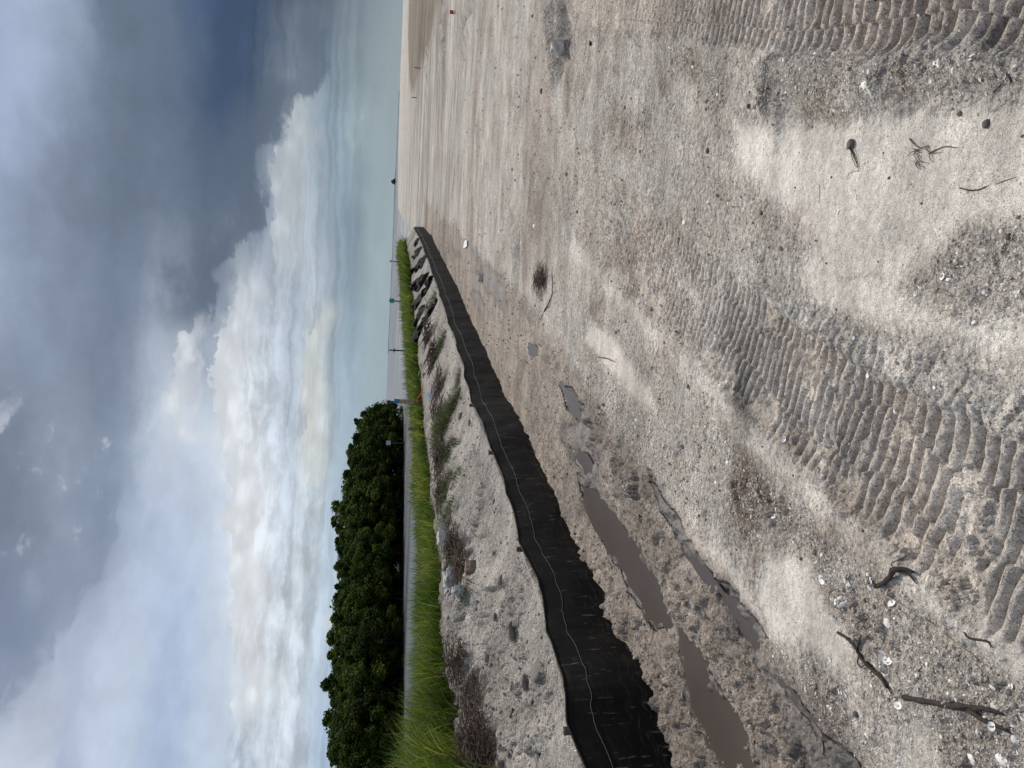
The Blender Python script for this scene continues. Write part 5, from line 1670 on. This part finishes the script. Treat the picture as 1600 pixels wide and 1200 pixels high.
# ------------------------------------------------------------------ crumpled black plastic on the far bank
m_blk = simple('black_plastic', (0.012, 0.012, 0.013), 0.8, 5, 0.3, 0.004, 0.12)
PL = [(382, .35, .9), (395, .6, 1.2), (404, 1.0, 1.0), (414, .5, 1.4), (422, 1.1, 1.1), (433, .8, 1.5), (446, 1.2, 1.5), (452, .5, 0.9), (463, 1.3, 1.5), (480, 1.5, 1.2), (488, .9, 0.8)]
for i, (py, n_, L) in enumerate(PL):
    s1 = s_at(py); nu, nv = 26, 12
    uu, vv_ = np.meshgrid(np.linspace(-.5, .5, nu), np.linspace(-.5, .5, nv), indexing='ij')
    sk = 0.5
    S_l = s1 + uu * L * 0.75 + vv_ * sk; N_l = n_ + vv_ * 0.8 + uu * 0.45 + 0.10 * np.sin(uu * 14 + i)
    S_l = S_l + 3.0; N_l = N_l * narrow(S_l)
    xx, yy = fpos(S_l.ravel(), N_l.ravel())
    zz_ = gz(xx, yy) + 0.07 + 0.22 * fbm(xx, yy, 0.35, 3, 700 + i) - 0.10 * (4 * np.maximum(uu.ravel() ** 2, vv_.ravel() ** 2)) ** 2
    ii = np.arange(nu * nv).reshape(nu, nv)
    F_ = np.stack([ii[:-1, :-1], ii[1:, :-1], ii[1:, 1:], ii[:-1, 1:]], -1).reshape(-1, 4)
    cx_, cy_ = float(xx.mean()), float(yy.mean())
    o = link('black_plastic_sheet', np.stack([xx - cx_, yy - cy_, zz_], 1), F_, m_blk)
    o.location = (cx_, cy_, 0)
    md = o.modifiers.new('thick', 'SOLIDIFY'); md.thickness = 0.006
    tag(o, 'crumpled black plastic sheet half buried in the far end of the bank' if i != 8 else 'largest blue-black plastic fold standing up against the grass near the nearest squat stake', 'plastic sheet', 'crumpled black plastic on the far bank')

# ------------------------------------------------------------------ stakes, flags, markers
m_orange = simple('orange_ribbon', (0.85, 0.22, 0.08), 0.6, 20, 0.1, 0)
m_blue = simple('blue_paint', (0.05, 0.16, 0.30), 0.6, 20, 0.15, 0)
m_tan = simple('pale_stake_wood', (0.33, 0.26, 0.17), 0.85, 30, 0.3, 0.002)
m_gwood = simple('grey_stake_wood', (0.16, 0.15, 0.11), 0.85, 30, 0.3, 0.002)
m_red = simple('red_paint', (0.55, 0.02, 0.02), 0.5, 20, 0.1, 0)
m_green = simple('green_board', (0.02, 0.30, 0.20), 0.5, 5, 0.1, 0)
m_pile = simple('dark_piling', (0.05, 0.045, 0.04), 0.85, 5, 0.3, 0.01)
m_lgrey = simple('pale_grey_paint', (0.45, 0.46, 0.46), 0.6, 5, 0.1, 0)


def wstake(name, px0, px1, py, n_, wdt, m_, label, cat, lean=0.0):
    s1 = s_at(py); x_, y_ = fpos(s1, n_ * narrow(s1))
    # slide along the bank until the stake stands on the right picture row
    for _ in range(30):
        r_ = proj(float(x_), float(y_), 0.9)[1]
        s1 += (r_ - py) * 0.004 * math.hypot(float(x_), float(y_)); x_, y_ = fpos(s1, n_ * narrow(s1))
    d = math.hypot(float(x_), float(y_)); zt = at_dist(px1, py, d)[2]; zg = ground_z(float(x_), float(y_))
    root = empty(name, (float(x_), float(y_), zg))
    mb = MB(); mb.box(0, 0, -0.2, zt - zg, wdt, wdt * .5, 0.3); mb.build('stake_board', m_, root)
    root.rotation_euler.y = lean
    tag(root, label, cat)
    return root, d, zt - zg


rt_, d_, hh_ = wstake('survey_stake', 655, 624, 628, 1.9, .075, m_tan, 'blue-topped survey stake with orange ribbon standing above the grass', 'survey stake')
mb = MB(); mb.box(0, 0, hh_, hh_ + .10, .078, .045, .3); mb.build('painted_top', m_blue, rt_)


def ribbon(root, z0, dx_, dz_, L, name='ribbon'):
    pts = []; nv = 10
    V = []; F_ = []
    for k in range(nv):
        t = k / (nv - 1)
        cx_ = dx_ * t * L; cz_ = z0 + dz_ * t * L + 0.012 * math.sin(t * 9); cy_ = -0.04 + 0.02 * math.sin(t * 7)
        V += [(cx_, cy_, cz_ + 0.018), (cx_, cy_, cz_ - 0.018)]
    for k in range(nv - 1): F_.append((2 * k, 2 * k + 1, 2 * k + 3, 2 * k + 2))
    return link(name, V, F_, m_orange, root)


ribbon(rt_, hh_ * .28, 0.75, -0.35, 0.42); ribbon(rt_, hh_ * .24, 0.35, -0.7, 0.22)
rt_, d_, hh_ = wstake('survey_stake', 656, 638, 670, 1.8, .06, m_gwood, 'grey survey stake with a short orange ribbon half hidden in grass', 'survey stake')
ribbon(rt_, hh_ * .35, -0.5, 0.35, 0.20); ribbon(rt_, hh_ * .35, 0.4, -0.6, 0.14)
wstake('survey_stake', 640, 624, 443, 1.9, .12, m_tan, 'squat tan wooden stake beside the crumpled black plastic', 'survey stake')
wstake('survey_stake', 630, 619, 403, 1.9, .10, m_tan, 'farther tan stake in the grass near the end of the fence', 'survey stake')
wstake('survey_stake', 640, 630, 530, 2.0, .03, m_tan, 'thin pale stick standing in the middle of the grass strip', 'survey stake', 0.05)


def pole_at(name, px_base_z, py, dist, px_top, r, m_, label, cat, zb=WZ - .5):
    t = at_dist(px_top, py, dist)
    root = empty(name, (t[0], t[1], WZ))
    mb = MB(); mb.tube([(0, 0, zb - WZ), (0, 0, (t[2] - WZ) * .5), (0, 0, t[2] - WZ)], [r, r * .97, r * .94], 10); mb.build('post', m_, root, True)
    tag(root, label, cat)
    return root, t[2] - WZ


rt_, h_ = pole_at('channel_marker', 0, 470, 120, 612.5, .10, m_pile, 'green square channel marker board on a post in the bay', 'channel marker')
mb = MB(); mb.box(0, -.12, h_ - .35, h_ + .35, .72, .04, 0.0); mb.build('board', m_green, rt_)
mb = MB(); mb.box(0, 0, h_ + .35, h_ + .50, .16, .16, 0); mb.build('lamp', m_pile, rt_)
rt_, h_ = pole_at('navigation_post', 0, 547, 90, 608, .09, m_pile, 'dark lone post standing in the open bay', 'post')
mb = MB(); mb.box(0, 0, h_ * .72, h_ * .78, .5, .08, 0.2); mb.build('crossbar', m_pile, rt_)
rt_, h_ = pole_at('navigation_post', 0, 408, 300, 609, .16, m_pile, 'distant thin post on the horizon beyond the grass', 'post')
mb = MB(); mb.box(0, 0, h_ * .86, h_ * .94, .9, .2, 0.2); mb.build('crossbar', m_pile, rt_)
rt_, h_ = pole_at('channel_piling', 0, 628, 62, 605, .11, m_pile, 'dark piling with a pale cone cap beside the tip of the mangroves', 'piling')
mb = MB(); mb.tube([(0, 0, h_), (0, 0, h_ + .05), (0, 0, h_ + .3)], [.20, .20, .02], 12); mb.build('cone_cap', m_lgrey, rt_, True)
mb = MB(); mb.tube([(0, 0, 0.15), (0, 0, .55)], [.14, .135], 12); mb.build('white_collar', m_lgrey, rt_, True)
t = at_dist(606, 692, 92)
rt_ = empty('marker_box', (t[0], t[1], WZ)); h_ = t[2] - WZ
mb = MB(); mb.tube([(0, 0, -.5), (0, 0, h_ - .3)], [.06, .06], 8); mb.build('post', m_pile, rt_, True)
mb = MB(); mb.box(0, 0, h_ - .35, h_ + .2, .5, .4, .3); mb.build('box', m_lgrey, rt_)
tag(rt_, 'small pale box on a post in front of the dark mangroves', 'marker')
# red flag board and stakes in the far field
p = G(712, 20, 0)
rt_ = empty('flag_marker', (p[0], p[1], ground_z(p[0], p[1])))
mb = MB(); mb.tube([(0, 0, -.1), (0, 0, .16)], [.008, .008], 6); mb.build('wire', m_pile, rt_, True)
mb = MB(); mb.box(0, 0, .03, .17, .11, .02, .2); mb.build('flag', m_red, rt_)
mb = MB(); mb.box(.0, -.013, .03, .07, .06, .006, .2); mb.build('white_patch', m_white, rt_)
tag(rt_, 'little red flag marker with a white patch stuck in the far sand', 'flag marker')
for (pxb, pxt, py, m_, lb) in [(658, 647, 107, m_red, 'thin red stake with a crosspiece far out on the sand'), (651, 643, 153, m_pile, 'thin dark stake farther out than the red one'), (728, 720, 41, m_pile, 'thin dark stake in the sand near the red flag')]:
    p = G(pxb, py, 0); d = math.hypot(p[0], p[1]); zt = at_dist(pxt, py, d)[2]
    rt_ = empty('field_stake', (p[0], p[1], ground_z(p[0], p[1])))
    mb = MB(); w_ = 0.0007 * d; mb.box(0, 0, -.1, zt, w_, w_, .3); mb.build('post', m_, rt_)
    if m_ is m_red: mb = MB(); mb.box(0, 0, zt * .45, zt * .45 + w_, w_ * 5, w_ * .6, .1); mb.build('crosspiece', m_, rt_)
    tag(rt_, lb, 'stake')
p = at_dist(640, 354, 37.5)
rt_ = empty('white_pole', (p[0], p[1], ground_z(p[0], p[1])))
mb = MB(); mb.tube([(0, 0, -.1), (0, 0, .45)], [.04, .04], 8); mb.build('pole', m_lgrey, rt_, True)
tag(rt_, 'short pale pole where the fence ends', 'pole')
# lone far tree on the horizon
p = at_dist(617.5, 284, 1500)
rt_ = empty('distant_tree', (p[0], p[1], -1))
cr1 = protos[0][0].copy(); C.objects.link(cr1); cr1.parent = rt_
tk1 = protos[0][1].copy(); C.objects.link(tk1); tk1.parent = rt_
rt_.scale = (1.9, 1.9, 1.7)
tag(rt_, 'single tiny dark tree on the horizon', 'distant tree')
